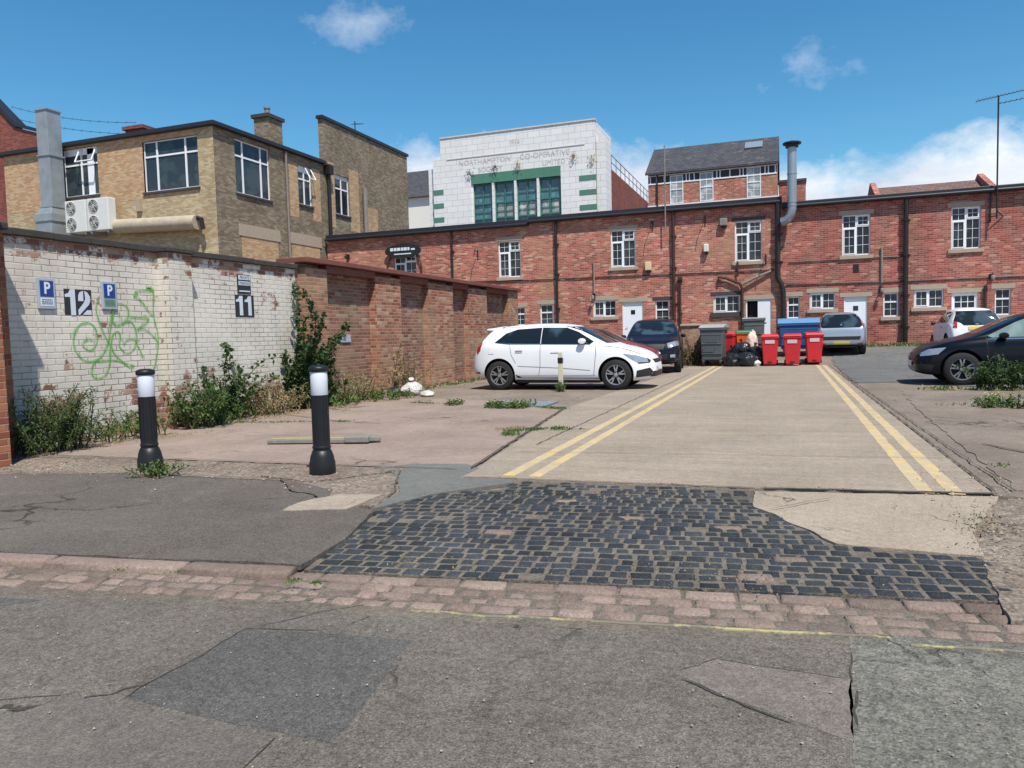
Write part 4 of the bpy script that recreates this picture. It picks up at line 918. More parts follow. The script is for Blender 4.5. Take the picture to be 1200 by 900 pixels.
for zo, sg in ((1.0, .5), (.35, .4)):
    pts = [(-34.5+6.9*t, 26.2+.6*t, 11.9+zo*.8-t*1.4-sg*4*t*(1-t)*.4) for t in [i/14 for i in range(15)]]; m.tube(pts, .010, 4)
    for p in pts: m.tube([(p[0]-.05, p[1], p[2]-.06), (p[0]+.05, p[1], p[2]+.06)], .007, 4)
m.build('wire', M_black, o, world=True)

# ------------------------------------------------------------------ white faience building behind
wb = empty('white_tiled_hall', 'white tiled hall with green bands, green framed windows and carved lettering', 'building', (-21, 60, 0))
P = PY(60)
m = MB(); face_wall(m, P, -28.75, -14.3, 0, 16.6, [(-25.2, -17.25, 8, 15.0)], .5)
m.add([P(-28.0, 16.6, 0), P(-14.35, 16.6, 0), P(-14.35, 18.3, 0), P(-28.0, 18.3, 0)], [(0, 1, 2, 3)]); m.build('wall', M_faience, wb, world=True)
m = MB(); m.box(-27.98, -14.36, 60.003, 66, 16.6, 18.29); m.box(-28.73, -14.32, 60.6, 66, 0, 16.59); m.box(-14.32, -13.55, 60.25, 62.2, 0, 17.0); m.box(-29.3, -28.76, 60.25, 62, 0, 15.9); m.build('side_wall', M_faience, wb, world=True)
m = MB(); m.box(-28.0, -14.3, 59.93, 60.5, 18.302, 18.42); m.build('coping', M_letter, wb, world=True)
m = MB(); m.box(-25.2, -17.25, 60.0, 60.05, 14.2, 15.0)
m.build('green_band', M_green, wb, world=True)
for z in (11.45, 12.65, 13.8):
    for b_ in ((-28.77, -27.8, 59.97, 60.02, z-.2, z+.2), (-15.7, -14.28, 59.97, 60.02, z-.18, z+.22)): box_part('green_band', M_green, wb, b_)
bw_ = (25.2-17.25)/4
for i in range(4):
    a = -25.2+i*bw_
    mm = MB(); x0, x1 = a+.09, a+bw_-.09; 
    for (p, q) in ((x0, x0+.10), (x1-.10, x1), ((x0+x1)/2-.05, (x0+x1)/2+.05)): mm.box(p, q, 60.25, 60.35, 8, 14.2)
    for z in (8.4, 9.9, 11.2, 12.45, 14.08): mm.box(x0, x1, 60.23, 60.33, z, z+.12)
    for z in (9.2, 10.55, 11.8, 13.2): mm.box(x0+.12, x1-.12, 60.28, 60.32, z, z+.05)
    wn = mm.build('window', M_greenf, wb, world=True)
    mm = MB(); mm.box(x0, x1, 60.36, 60.38, 8, 14.2); mm.build('pane', glassmat('teal_glass', (.06, .16, .19), .06, (.10, .26, .32)), wn, world=True)
    if i:
        mm = MB(); 
        for (p, q) in ((x0+.2, (x0+x1)/2-.12), ((x0+x1)/2+.12, x1-.2)): mm.box(p, q, 60.352, 60.357, 11.35, 12.4); mm.box(p, q, 60.352, 60.357, 10.3 if i == 1 else 9.9, 10.9 if i != 1 else 10.3)
        mm.build('blind', M_glassc, wn, world=True)
m = MB()
for i in range(1, 4): x = -25.2+i*bw_; m.box(x-.10, x+.10, 60.02, 60.45, 8, 14.2)
m.box(-25.2, -25.05, 60.1, 60.45, 8, 14.2); m.build('mullion', M_faience, wb, world=True)
for (t, x, z, s) in (('1936', -21.2, 17.35, .5), ('NORTHAMPTON', -23.9, 16.05, .62), ('SOCIETY', -23.4, 15.35, .55), ('CO-OPERATIVE', -18.6, 16.05, .62), ('LIMITED', -17.8, 15.35, .55)):
    text_mesh(t, s, (lambda x, z: lambda a, b, d: (x+a, 59.97+d, z+b))(x, z), 'lettering', M_letter, wb, bold=-.004, sx=1.0)
m = MB(); m.box(-27.4, -15.2, 59.96, 60.0, 16.45, 16.52); m.build('string_course', M_letter, wb, world=True)
for (x, z) in ((-25.3, 15.1), (-23.0, 15.3), (-20.9, 15.4), (-16.1, 15.6), (-14.6, 15.2)):
    o = None
    m = MB()
    for i in range(70):
        p = Vector((x+random.gauss(0, .17), 59.85+random.gauss(0, .08), z+random.gauss(0, .2))); s = .05
        d1 = Vector((random.gauss(0, 1), random.gauss(0, 1), random.gauss(0, 1))).normalized()*s; d2 = Vector((random.gauss(0, 1), random.gauss(0, 1), random.gauss(0, 1))).normalized()*s
        m.add([p-d1, p+d2, p+d1, p-d2], [(0, 1, 2, 3)])
    o = m.build('ledge_weed', M_dry if x > -22 else M_leafd, fix=False); tag(o, {-25.3: 'dark weed growing at the left top corner of the green windows', -23.0: 'dark weed sprouting under the carved name above the second green window', -20.9: 'small dry weed on the white tiles over the middle of the green band', -16.1: 'bushy dry weed on the white tiles right of the green band', -14.6: 'dry weed on the white tiles near the right corner of the hall'}[x], 'weed', 'weeds on the white tiled hall')
m = MB(); m.box(-14.3, -13.56, 62.21, 84, 0, 14.8); m.build('brick_flank', M_redshade, wb, world=True)
m = MB(); m.box(-28, -14.31, 66, 84, 0, 14.5); m.build('rear_wall', M_redshade, wb, world=True)
m = MB()
for i in range(12): y = 62.5+i*1.9; m.tube([(-13.6, y, 14.8), (-13.6, y, 16.0)], .035, 5)
for z in (15.4, 16.0): m.tube([(-13.6, 62.4, z), (-13.6, 83.5, z)], .035, 5)
m.build('roof_railing', M_grayp, wb, world=True)
m = MB(); m.box(-12.9, -11.2, 78, 80, 14, 16.2); m.build('roof_plant', M_grayp, wb, world=True, bevel=.1)
sb = empty('slate_roof_house', 'cream rendered house with a dark slate roof, left of the white hall', 'building', (-35, 70, 0))
m = MB(); m.box(-42, -33.0, 70, 80, 0, 15.7); m.build('wall', M_render, sb, world=True)
m = MB(); m.prism([(69.6, 15.6), (74.0, 19.2), (80, 15.6)], -42, -32.8, lambda a, b, h: (h, a, b)); m.build('roof', M_slate, sb, world=True)
# slate-roofed red house
sh = empty('slate_roof_house', 'red brick house with slate roof, white windows and mock timber under the eaves', 'building', (-4.5, 50, 0))
P = PY(50); H = [(-7.04, -6.2, 9.5, 11.3), (-5.16, -4.32, 9.5, 11.3), (-2.29, -1.45, 9.5, 11.35)]
m = MB(); face_wall(m, P, -8.45, -.5, 0, 11.5, H); m.build('wall', M_red, sh, world=True)
m = MB(); m.box(-8.44, -.51, 50.35, 57, 0, 11.5); m.prism([(50.01, 11.5), (53.5, 13.6), (57, 11.5)], -8.44, -.51, lambda a, b, h: (h, a, b)); m.build('rear_wall', M_red2, sh, world=True)
m = MB(); m.hexa([(-8.6, 49.75, 11.42), (-.4, 49.75, 11.42), (-.4, 53.5, 13.72), (-8.6, 53.5, 13.72), (-8.6, 49.75, 11.55), (-.4, 49.75, 11.55), (-.4, 53.5, 13.9), (-8.6, 53.5, 13.9)])
m.hexa([(-8.6, 57.3, 11.4), (-.4, 57.3, 11.4), (-.4, 53.5, 13.72), (-8.6, 53.5, 13.72), (-8.6, 57.3, 11.55), (-.4, 57.3, 11.55), (-.4, 53.5, 13.9), (-8.6, 53.5, 13.9)]); m.build('roof', M_slate, sh, world=True)
m = MB(); m.hexa([(-2.5, 51.9, 12.92), (-1.4, 51.9, 12.92), (-1.4, 52.8, 13.48), (-2.5, 52.8, 13.48), (-2.5, 51.85, 13.0), (-1.4, 51.85, 13.0), (-1.4, 52.75, 13.56), (-2.5, 52.75, 13.56)]); m.build('skylight', plain('skylight_glass', (.2, .25, .28), .15), sh, world=True)
m = MB(); m.box(-8.44, -.51, 49.985, 49.999, 10.85, 11.42); m.build('timber_band', M_stone_d, sh, world=True)
m = MB()
m.box(-8.44, -.51, 49.96, 49.984, 11.34, 11.41); m.box(-8.44, -.51, 49.96, 49.984, 10.82, 10.9)
for x in (-8.3, -7.9, -7.4, -6.0, -5.8, -5.5, -4.1, -3.9, -3.3, -2.7, -2.5, -1.2, -1.0, -.6): m.box(x-.035, x+.035, 49.955, 49.984, 10.83, 11.4)
m.build('white_timber', M_white, sh, world=True)
m = MB(); m.box(-8.5, -.45, 49.93, 50.0, 9.3, 9.47); m.build('white_sill_band', M_white, sh, world=True)
for h in H: window(sh, PY(49.95), h[0], h[1], h[2], h[3], 'sash', None, None, M_white, M_glassc, dep=.0)
m = MB(); m.tube([(-7.85, 49.9, 11.4), (-7.85, 49.9, 8)], .05, 6); m.build('downpipe', M_black, sh, world=True)
rb = empty('low_red_building', 'low red brick building glimpsed right of the slate roofed house', 'building', (1, 56, 0))
m = MB(); m.box(-.4, 1.2, 52, 60, 0, 10.6); m.build('wall', M_red2, rb, world=True)
m = MB(); m.box(-.45, 1.25, 51.9, 60.1, 10.6, 10.75); m.build('roof', M_roofd, rb, world=True)
gb = empty('grey_roof_building', 'long grey roofed building low on the skyline behind the flue', 'building', (4, 62, 0))
m = MB(); m.box(.5, 5.5, 62, 70, 0, 9.8); m.build('wall', M_render, gb, world=True)
m = MB(); m.prism([(61.7, 9.8), (66, 11.2), (70.3, 9.8)], .3, 5.7, lambda a, b, h: (h, a, b)); m.build('roof', plain('pale_sheet_roof', (.4, .43, .46), .6), gb, world=True)
tb = empty('tiled_roof_building', 'building with a red clay tile roof and raised gable ends behind the range', 'building', (6.5, 41, 0))
m = MB(); m.box(4.1, 8.9, 40, 45, 0, 7.0); m.build('wall', M_red2, tb, world=True)
m = MB(); m.prism([(39.8, 7.0), (42.5, 8.2), (45.2, 7.0)], 4.2, 8.8, lambda a, b, h: (h, a, b)); m.build('roof', M_tile, tb, world=True)
m = MB()
for x in (4.0, 8.72):
    m = MB(); m.prism([(39.7, 7.0), (39.7, 7.35), (42.5, 8.48), (45.3, 7.35), (45.3, 7.0)], x, x+.25, lambda a, b, h: (h, a, b)); m.build('gable_parapet', M_red2, tb, world=True)

# ------------------------------------------------------------------ cars
def paint(name, c, metal=0, rough=.28, coat=1):
    k = NT(name); k.b.inputs['Coat Weight'].default_value = coat; k.b.inputs['Coat Roughness'].default_value = .03
    v = k.noise(3, 4); cc = k.mix(.06, c, k.ramp(v, [(.3, (.5, .5, .5)), (.7, (1, 1, 1))]), 'MULTIPLY')
    return k.out(cc, rough, metal, .5 if sum(c) > .1 else .15)
M_tyre = plain('tyre_rubber', (.018, .018, .018), .85, var=.3); M_alloy = plain('alloy', (.5, .5, .52), .3, .8, var=.1)
M_alloyd = plain('dark_alloy', (.03, .03, .032), .35, .5, var=.1)
M_alloyd2 = plain('two_tone_alloy', (.2, .2, .21), .3, .7, var=.3)
M_trim = plain('black_plastic_trim', (.02, .02, .021), .55, var=.15)
M_carglass = glassmat('car_glass', (.010, .014, .018), .03, (.04, .065, .085)); M_carglass2 = glassmat('pale_car_glass', (.14, .2, .19), .04, (.2, .27, .26))  # car_glass: lighter bluish patches paint reflections into the colour
M_lampred = plain('red_lamp', (.30, .012, .012), .15, var=.1, coat=1); M_lampclear = plain('clear_lamp', (.42, .44, .47), .12, .5, var=.3, coat=1, scale=14)
M_platey = plain('yellow_plate', (.62, .46, .08), .5, var=.05); M_platew = plain('white_plate', (.7, .7, .68), .5, var=.05)
M_chrome = plain('chrome', (.6, .6, .62), .12, 1, var=.05)

def wheel(parent, x, yside, r, wdt, style, local=True):
    """yside: +1/-1; wheel with its own tyre and rim"""
    s = 1 if yside > 0 else -1; y = yside
    root = None
    m = MB(); pr = [(r*.66, -wdt/2), (r*.9, -wdt/2), (r*.98, -wdt/2+.02), (r, -wdt/4), (r, wdt/4), (r*.98, wdt/2-.02), (r*.9, wdt/2), (r*.66, wdt/2)]
    m.lathe(pr+[pr[0]], (0, 0, 0), 36, 'y'); w = m.build('wheel', M_tyre, parent, smooth=True); w.location = (x, y-s*wdt/2, r)
    m = MB(); m.lathe([(0, s*wdt*.12), (r*.66, s*wdt*.12)], (0, 0, 0), 28, 'y'); m.build('brake_disc', M_dark, w)
    m = MB(); o = s*wdt*.42
    m.lathe([(r*.60, s*wdt*.15), (r*.62, o), (r*.69, o+s*.004), (r*.70, o-s*.02)], (0, 0, 0), 32, 'y')
    n = 5
    for i in range(n):
        for dlt in ((-.19, .19) if style != 'wide' else (-.12, .12)):
            a = 2*pi*i/n+.3; a2 = a+dlt; t = .030
            p = [(r*.12*cos(a), r*.12*sin(a)), (r*.64*cos(a2), r*.64*sin(a2))]; d = Vector((p[1][0]-p[0][0], p[1][1]-p[0][1])).normalized(); q = Vector((-d.y, d.x))*t*.5
            m.prism([(p[0][0]-q.x, p[0][1]-q.y), (p[1][0]-q.x*.9, p[1][1]-q.y*.9), (p[1][0]+q.x*.9, p[1][1]+q.y*.9), (p[0][0]+q.x, p[0][1]+q.y)], s*wdt*.26, o, lambda a_, b_, h: (a_, h, b_))
    m.lathe([(0, o+s*.004), (r*.12, o), (r*.17, o-s*.03)], (0, 0, 0), 16, 'y')
    m.build('rim', M_alloy if style != 'dark' else M_alloyd2, w, smooth=False)
    return w

def car(name, label, cat, loc, rz, sp, body_mat):
    root = empty(name, label, cat, loc, rz)
    T, BL, B, PL = sp['top'], sp['belt'], sp['bottom'], sp['plan']; Wm = sp['w']/2; tb = sp.get('tumble', .42)
    x0, x1 = T[0][0], T[-1][0]
    st = sorted(set(sp.get('st', []) + [p[0] for p in T]))
    vs = []; rings = []
    for x in st:
        t, bl, b, w = lerp_tab(x, T), lerp_tab(x, BL), lerp_tab(x, B), Wm*lerp_tab(x, PL)
        S = min(bl, t-.015); h = max(t-S, .0); dw = tb*max(0, h-.02); m_ = b+(S-b)*.55
        sh = .045 if h > .1 else .09
        r = [(0, b), (w-.16, b), (w-.035, b+.05), (w-.005, b+(S-b)*.25), (w, m_), (w-.012, S-.06), (w-sh, S), (w-.055-dw*.5, S+h*.5), (w-.075-dw, t-min(.06, h*.25)), (w-.17-dw, t-min(.012, h*.08)), ((w-.17-dw)*.5, t+.012), (0, t+.016)]
        rings.append(r); vs += [(x, -y, z) for y, z in r] + [(x, y, z) for y, z in r[1:-1][::-1]]
    n = len(rings[0])*2-2; m = MB(); F = []
    for i in range(len(st)-1):
        for k in range(n): F.append((i*n+k, i*n+(k+1) % n, (i+1)*n+(k+1) % n, (i+1)*n+k))
    F.append(tuple(range(n))); F.append(tuple((len(st)-1)*n+k for k in reversed(range(n))))
    m.add(vs, F); body = m.build('body', [body_mat, M_dark], root, smooth=True)
    ss = body.modifiers.new('s', 'SUBSURF'); ss.levels = 2; ss.render_levels = 2
    cuts = []
    for wx in sp['wheels']:
        for s in (-1, 1):
            c = MB(); c.lathe([(0, s*(Wm+.1)), (sp['r']+.055, s*(Wm+.1)), (sp['r']+.055, s*(Wm-.30)), (0, s*(Wm-.30))], (wx, 0, sp['r']+.01), 40, 'y'); co = c.build('cut', M_dark); cuts.append(co)
            bm_ = body.modifiers.new('b', 'BOOLEAN'); bm_.operation = 'DIFFERENCE'; bm_.solver = 'EXACT'; bm_.object = co; bm_.material_mode = 'TRANSFER' if hasattr(bm_, 'material_mode') else 'INDEX'
    for co in cuts: co.matrix_world = root.matrix_basis.copy(); co.location = loc; co.rotation_euler = (0, 0, rz)
    dg = bpy.context.evaluated_depsgraph_get(); dg.update()
    me = bpy.data.meshes.new_from_object(body.evaluated_get(dg)); body.modifiers.clear(); body.data = me
    for co in cuts: bpy.data.objects.remove(co)
    me.set_sharp_from_angle(angle=radians(40))
    bv = BVHTree.FromPolygons([v.co for v in me.vertices], [p.vertices for p in me.polygons])
    def drape(nm, poly, axis, sgn, mat, off=.006, res=.07, parent=root, th=0):
        v2, f2 = tri2d(poly, res); out = []; ok = []
        for a, b in v2:
            if axis == 'y': o = Vector((a, sgn*3, b)); d = Vector((0, -sgn, 0))
            elif axis == 'x': o = Vector((sgn*6, a, b)); d = Vector((-sgn, 0, 0))
            else: o = Vector((a, b, 4)); d = Vector((0, 0, -1))
            h = bv.ray_cast(o, d)
            if h[0] is None: ok.append(False); out.append(o); continue
            nn = h[1] if h[1].dot(d) < 0 else -h[1]; out.append(h[0]-d*off*.5+nn*off*.5); ok.append(True)
        fs = [f for f in f2 if all(ok[i] for i in f)]
        if not fs: return None
        mm = MB(); mm.add(out, fs); ob = mm.build(nm, mat, parent, smooth=True, fix=False); return ob
    def line(pts, w, sgn, axis='y', off=.004, nm='panel_gap', mat=M_trim):
        P = []
        for a, b in zip(pts, pts[1:]): a, b = Vector(a), Vector(b); k = max(1, int((b-a).length/.05)); P += [a.lerp(b, i/k) for i in range(k)]
        P.append(Vector(pts[-1])); out = []
        for i, p in enumerate(P):
            t = (P[min(i+1, len(P)-1)]-P[max(i-1, 0)]).normalized(); q = Vector((-t.y, t.x))*w/2
            for z in (p-q, p+q):
                if axis == 'y': o = Vector((z.x, sgn*3, z.y)); d = Vector((0, -sgn, 0))
                else: o = Vector((sgn*6, z.x, z.y)); d = Vector((-sgn, 0, 0))
                h = bv.ray_cast(o, d); out.append(h[0]-d*off if h[0] else None)
        mm = MB()
        for i in range(len(P)-1):
            q = [out[2*i], out[2*i+1], out[2*i+3], out[2*i+2]]
            if all(v is not None for v in q): mm.add(q, [(0, 1, 2, 3)])
        if mm.f: return mm.build(nm, mat, root, fix=False)
    for wx in sp['wheels']:
        for s in (-1, 1): wheel(root, wx, s*(Wm-.015), sp['r'], .2, sp.get('rim', ''))
    return root, drape, line, bv
def mirror(root, x, y, z, mat, s, fx=1):
    m = MB(); m.lathe([(0, 0), (.05, .01), (.085, .06), (.09, .11), (.075, .15), (0, .155)], (0, 0, 0), 14, 'y')
    m.v = [(a*fx*1.0+x, y+s*(b-.01), c*.72+z) for a, b, c in m.v]; return m.build('wing_mirror', mat, root, smooth=True)

M_pwhite = paint('white_car_paint', (.80, .81, .83), rough=.35, coat=.35); M_pblack = paint('black_car_paint', (.004, .005, .010), rough=.3, coat=.25); M_pnavy = paint('dark_blue_car_paint', (.005, .007, .015), rough=.35, coat=.4)
M_psilver = paint('silver_car_paint', (.42, .44, .47), .6, .3); M_pred = paint('red_car_paint', (.22, .018, .014), rough=.3)

# white hatchback, side-on, nose to +X
sp = dict(w=1.73, wheels=(-1.365, 1.365), r=.335, tumble=.40,
  top=[(-2.10, .62), (-2.05, .84), (-1.93, 1.04), (-1.74, 1.27), (-1.60, 1.42), (-1.2, 1.475), (-.7, 1.50), (-.1, 1.495), (.35, 1.45), (.62, 1.34), (1.0, 1.13), (1.26, .985), (1.55, .93), (1.85, .85), (2.05, .74), (2.16, .60), (2.19, .48)],
  belt=[(-2.1, 1.05), (-1.6, 1.06), (-.9, 1.03), (.6, .99), (1.2, .96), (1.6, .90), (2.0, .72), (2.2, .5)],
  bottom=[(-2.10, .42), (-2.0, .28), (-1.5, .2), (1.6, .17), (2.05, .19), (2.19, .26)], plan=[(-2.10, .70), (-2.03, .84), (-1.85, .94), (-1.5, 1), (1.3, 1), (1.7, .965), (1.95, .87), (2.1, .73), (2.19, .55)], st=[-1.0, -.4])
c, dr, ln, bv = car('parked_car', 'white five door hatchback parked side on beside the red brick wall', 'car', (-4.875, 17.05, 0), 0, sp, M_pwhite)
for s in (-1, 1):
    dr('side_window', [(-1.47, 1.10), (-1.22, 1.30), (-.95, 1.39), (-.36, 1.415), (-.36, 1.05), (-1.2, 1.07)], 'y', s, M_carglass)
    dr('side_window', [(-.345, 1.415), (.22, 1.40), (.50, 1.30), (.88, 1.075), (.80, 1.02), (-.345, 1.045)], 'y', s, M_carglass)
    ln([(-.355, 1.05), (-.36, .55), (-.40, .34)], .010, s); ln([(.93, 1.02), (.93, .8), (.88, .34)], .010, s); ln([(-1.1, 1.05), (-1.05, .8), (-.95, .62)], .008, s); ln([(-.95, .325), (.92, .325)], .008, s)
    dr('lower_sill', [(-.96, .36), (-1.02, .2), (.98, .18), (.98, .27), (-.8, .28)], 'y', s, M_trim)
    ln([(-1.48, 1.095), (-1.15, 1.055), (-.4, 1.04), (.80, 1.012)], .014, s, mat=M_chrome, nm='window_trim'); ln([(-1.55, 1.42), (-1.0, 1.44), (.2, 1.44), (.55, 1.33)], .008, s, nm='roof_seam'); ln([(-1.25, 1.08), (-1.2, 1.31)], .012, s)
    dr('fuel_flap', [(-1.62, .98), (-1.48, .98), (-1.48, .84), (-1.62, .84)], 'y', s, M_pwhite, off=.008); dr('rear_reflector', [(-2.0, .42), (-1.86, .42), (-1.88, .37), (-2.0, .37)], 'y', s, M_lampred, res=.03)
    ln([(1.30, .93), (1.7, .85), (2.0, .76)], .006, s); ln([(1.0, .98), (1.28, .95)], .006, s)
    dr('door_handle', [(-.95, .905), (-.78, .905), (-.78, .875), (-.95, .875)], 'y', s, M_chrome, off=.02); dr('door_handle', [(-.10, .885), (.10, .885), (.10, .855), (-.10, .855)], 'y', s, M_pwhite, off=.02)
    ln([(-.9, .55), (.1, .50), (.8, .44)], .012, s, mat=M_psilver, nm='crease')
    dr('headlight', [(1.52, .80), (1.80, .76), (2.02, .68), (2.05, .60), (1.85, .60), (1.70, .68)], 'y', s, M_lampclear, off=.008, res=.04)
    dr('headlight_surround', [(1.75, .70), (2.02, .69), (2.09, .64), (2.08, .58), (1.86, .57)], 'y', s, M_trim, off=.004, res=.04)
    dr('fog_intake', [(1.82, .42), (2.08, .48), (2.14, .40), (2.1, .30), (1.80, .27)], 'y', s, M_trim, off=.006, res=.04)
    dr('tail_light', [(-1.97, .95), (-1.86, 1.12), (-1.80, 1.14), (-1.84, .92), (-1.93, .83)], 'y', s, M_lampred, off=.008, res=.03)
    mirror(c, .63, s*.80, 1.09, M_pwhite, s)
    dr('hatch_glass_edge', [(-1.74, 1.36), (-1.66, 1.36), (-1.86, 1.12), (-1.94, 1.12)], 'y', s, M_carglass, off=.005, res=.03)
dr('windscreen', [(-.57, 1.42), (.57, 1.42), (.71, 1.035), (-.71, 1.035)], 'x', 1, M_carglass, res=.05)
dr('rear_window', [(-.52, 1.39), (.52, 1.39), (.60, 1.12), (-.60, 1.12)], 'x', -1, M_carglass, res=.06)
dr('grille', [(-.45, .66), (.45, .66), (.38, .58), (-.38, .58)], 'x', 1, M_trim, res=.05); dr('lower_grille', [(-.55, .40), (.55, .40), (.6, .28), (-.6, .28)], 'x', 1, M_trim, res=.05)
dr('number_plate', [(-.26, .53), (.26, .53), (.26, .43), (-.26, .43)], 'x', 1, M_platew, off=.02)
m = MB(); m.hexa([(-1.78, -.52, 1.385), (-1.45, -.56, 1.36), (-1.45, .56, 1.36), (-1.78, .52, 1.385), (-1.76, -.52, 1.42), (-1.30, -.56, 1.468), (-1.30, .56, 1.468), (-1.76, .52, 1.42)]); m.build('spoiler', M_pwhite, c, bevel=.01)
m = MB(); m.tube([(-1.35, 0, 1.48), (-1.5, 0, 1.62)], .008, 6); m.build('antenna', M_black, c)
m = MB(); m.box(-.95, .98, -.78, .78, .16, .24); m.build('underbody', M_trim, c)

# black saloon on the right, nose to -X
sp = dict(w=1.83, wheels=(-1.42, 1.42), r=.335, tumble=.42,
  top=[(-2.30, .62), (-2.25, .88), (-2.1, 1.0), (-1.6, 1.06), (-1.1, 1.32), (-.6, 1.43), (0, 1.45), (.35, 1.40), (.85, 1.17), (1.2, .99), (1.6, .92), (1.95, .83), (2.15, .72), (2.25, .55)],
  belt=[(-2.3, .93), (-1, .95), (.6, .91), (1.2, .92), (1.7, .85), (2.2, .6)], bottom=[(-2.30, .4), (-2.1, .25), (-1.6, .19), (1.7, .18), (2.1, .2), (2.25, .3)],
  plan=[(-2.30, .72), (-2.2, .86), (-2, .94), (-1.5, 1), (1.4, 1), (1.8, .95), (2.05, .84), (2.18, .72), (2.25, .58)], st=[-.3])
c, dr, ln, bv = car('parked_car', 'black saloon cut off by the right edge behind a leafy weed', 'car', (4.78, 18.3, 0), pi, sp, M_pblack)
for s in (-1, 1):
    dr('side_window', [(-1.3, 1.0), (-1.0, 1.25), (-.7, 1.35), (-.25, 1.375), (-.25, .98)], 'y', s, M_carglass2); dr('side_window', [(-.18, .98), (-.18, 1.375), (.2, 1.36), (.45, 1.27), (.98, 1.0), (.9, .96)], 'y', s, M_carglass2)
    ln([(-.21, 1.38), (-.22, .9), (-.25, .3)], .01, s); ln([(1.0, .95), (.98, .7), (.95, .3)], .01, s); ln([(-1.2, .965), (-.3, .945), (.98, .935)], .018, s, mat=M_chrome, nm='waist_trim'); ln([(-1.8, .78), (.2, .76), (1.6, .72)], .01, s, mat=M_pnavy, nm='crease')
    dr('headlight', [(1.70, .78), (2.0, .75), (2.16, .66), (2.14, .60), (1.85, .64)], 'y', s, M_lampclear, res=.04); dr('fog_intake', [(1.92, .42), (2.15, .45), (2.2, .36), (1.95, .3)], 'y', s, M_trim, res=.04)
    dr('door_handle', [(-.15, .84), (.05, .84), (.05, .81), (-.15, .81)], 'y', s, M_chrome, off=.02); mirror(c, .72, s*.86, 1.0, M_pblack, s)
dr('windscreen', [(-.62, 1.36), (.62, 1.36), (.72, 1.04), (-.72, 1.04)], 'x', 1, M_carglass, res=.06)
dr('number_plate', [(-.26, .5), (.26, .5), (.26, .39), (-.26, .39)], 'x', 1, M_platew, off=.02)

def hatch_rear(label, loc, rz, mat, wide, kind, dz=0):
    sp = dict(w=1.64, wheels=(-1.15, 1.18), r=.30, tumble=.46,
      top=[(-1.70, .55), (-1.68, .80), (-1.60, .98), (-1.42, 1.28), (-1.28, 1.42), (-.9, 1.465), (-.2, 1.48), (.3, 1.44), (.65, 1.28), (1.05, 1.02), (1.35, .9), (1.6, .74), (1.70, .5)],
      belt=[(-1.7, .98), (-1, .96), (.7, .93), (1.2, .9), (1.7, .6)], bottom=[(-1.70, .36), (-1.55, .26), (-1.2, .2), (1.3, .19), (1.70, .26)],
      plan=[(-1.70, .80), (-1.64, .92), (-1.45, .98), (-1, 1), (1, 1), (1.35, .92), (1.6, .78), (1.70, .6)], st=[-.5])
    c, dr, ln, bv = car('parked_car', label, 'car', loc, rz, sp, mat)
    for s in (-1, 1):
        dr('side_window', [(-1.15, 1.02), (-1.0, 1.33), (-.35, 1.39), (-.35, 1.0)], 'y', s, M_carglass); dr('side_window', [(-.28, 1.0), (-.28, 1.39), (.25, 1.36), (.85, 1.0)], 'y', s, M_carglass)
        ln([(-.31, 1.39), (-.32, .4)], .01, s); dr('door_handle', [(-.55, .86), (-.4, .86), (-.4, .83), (-.55, .83)], 'y', s, M_trim, off=.02)
        mirror(c, .62, s*.79, 1.0, M_trim, s)
        if kind == 'a': dr('tail_light', [(s*.60, 1.20), (s*.70, 1.20), (s*.775, .95), (s*.66, .93)], 'x', -1, M_lampred, res=.04)
        else: dr('tail_light', [(s*.55, 1.02), (s*.66, 1.08), (s*.70, .82), (s*.58, .80)], 'x', -1, M_lampred, res=.04)
        dr('reflector', [(s*.5, .37), (s*.68, .38), (s*.68, .33), (s*.5, .33)], 'x', -1, M_lampred, res=.04)
    if kind == 'a':
        dr('rear_window', [(-.56, 1.38), (.56, 1.38), (.67, .98), (.60, .93), (-.60, .93), (-.67, .98)], 'x', -1, M_carglass, off=.015, res=.05)
        dr('bumper_recess', [(-.62, .62), (.62, .62), (.58, .50), (-.58, .50)], 'x', -1, M_trim, res=.05); dr('number_plate', [(-.26, .46), (.26, .46), (.26, .35), (-.26, .35)], 'x', -1, M_platey, off=.02, res=.05)
        dr('lower_bumper', [(-.7, .33), (.7, .33), (.66, .27), (-.66, .27)], 'x', -1, M_trim, res=.05); dr('badge', [(-.03, .99), (.03, .99), (.03, 1.04), (-.03, 1.04)], 'x', -1, M_chrome, off=.03, res=.03)
    else:
        dr('rear_window', [(-.52, 1.37), (.52, 1.37), (.66, 1.06), (.46, .98), (.38, .90), (-.38, .90), (-.46, .98), (-.66, 1.06)], 'x', -1, M_carglass, off=.015, res=.05)
        dr('number_plate', [(-.26, .86), (.26, .86), (.26, .75), (-.26, .75)], 'x', -1, M_platey, off=.02, res=.05); dr('badge', [(-.05, .91), (.05, .91), (.05, .95), (-.05, .95)], 'x', -1, M_chrome, off=.03, res=.03)
    m = MB(); m.tube([(-1.2, -.3, 1.45), (.2, -.45, 1.47)], .001, 4)
    return c
hatch_rear('small silver hatchback seen from behind, parked nose in to the white door beside the bins', (1.80, 30.05, gz(0, 29.0)), pi/2, M_psilver, 1, 'a')
hatch_rear('white hatchback seen from behind, parked before the glazed door beyond the black saloon', (5.85, 30.05, gz(0, 29.0)), pi/2+.02, M_pwhite, 1, 'b')
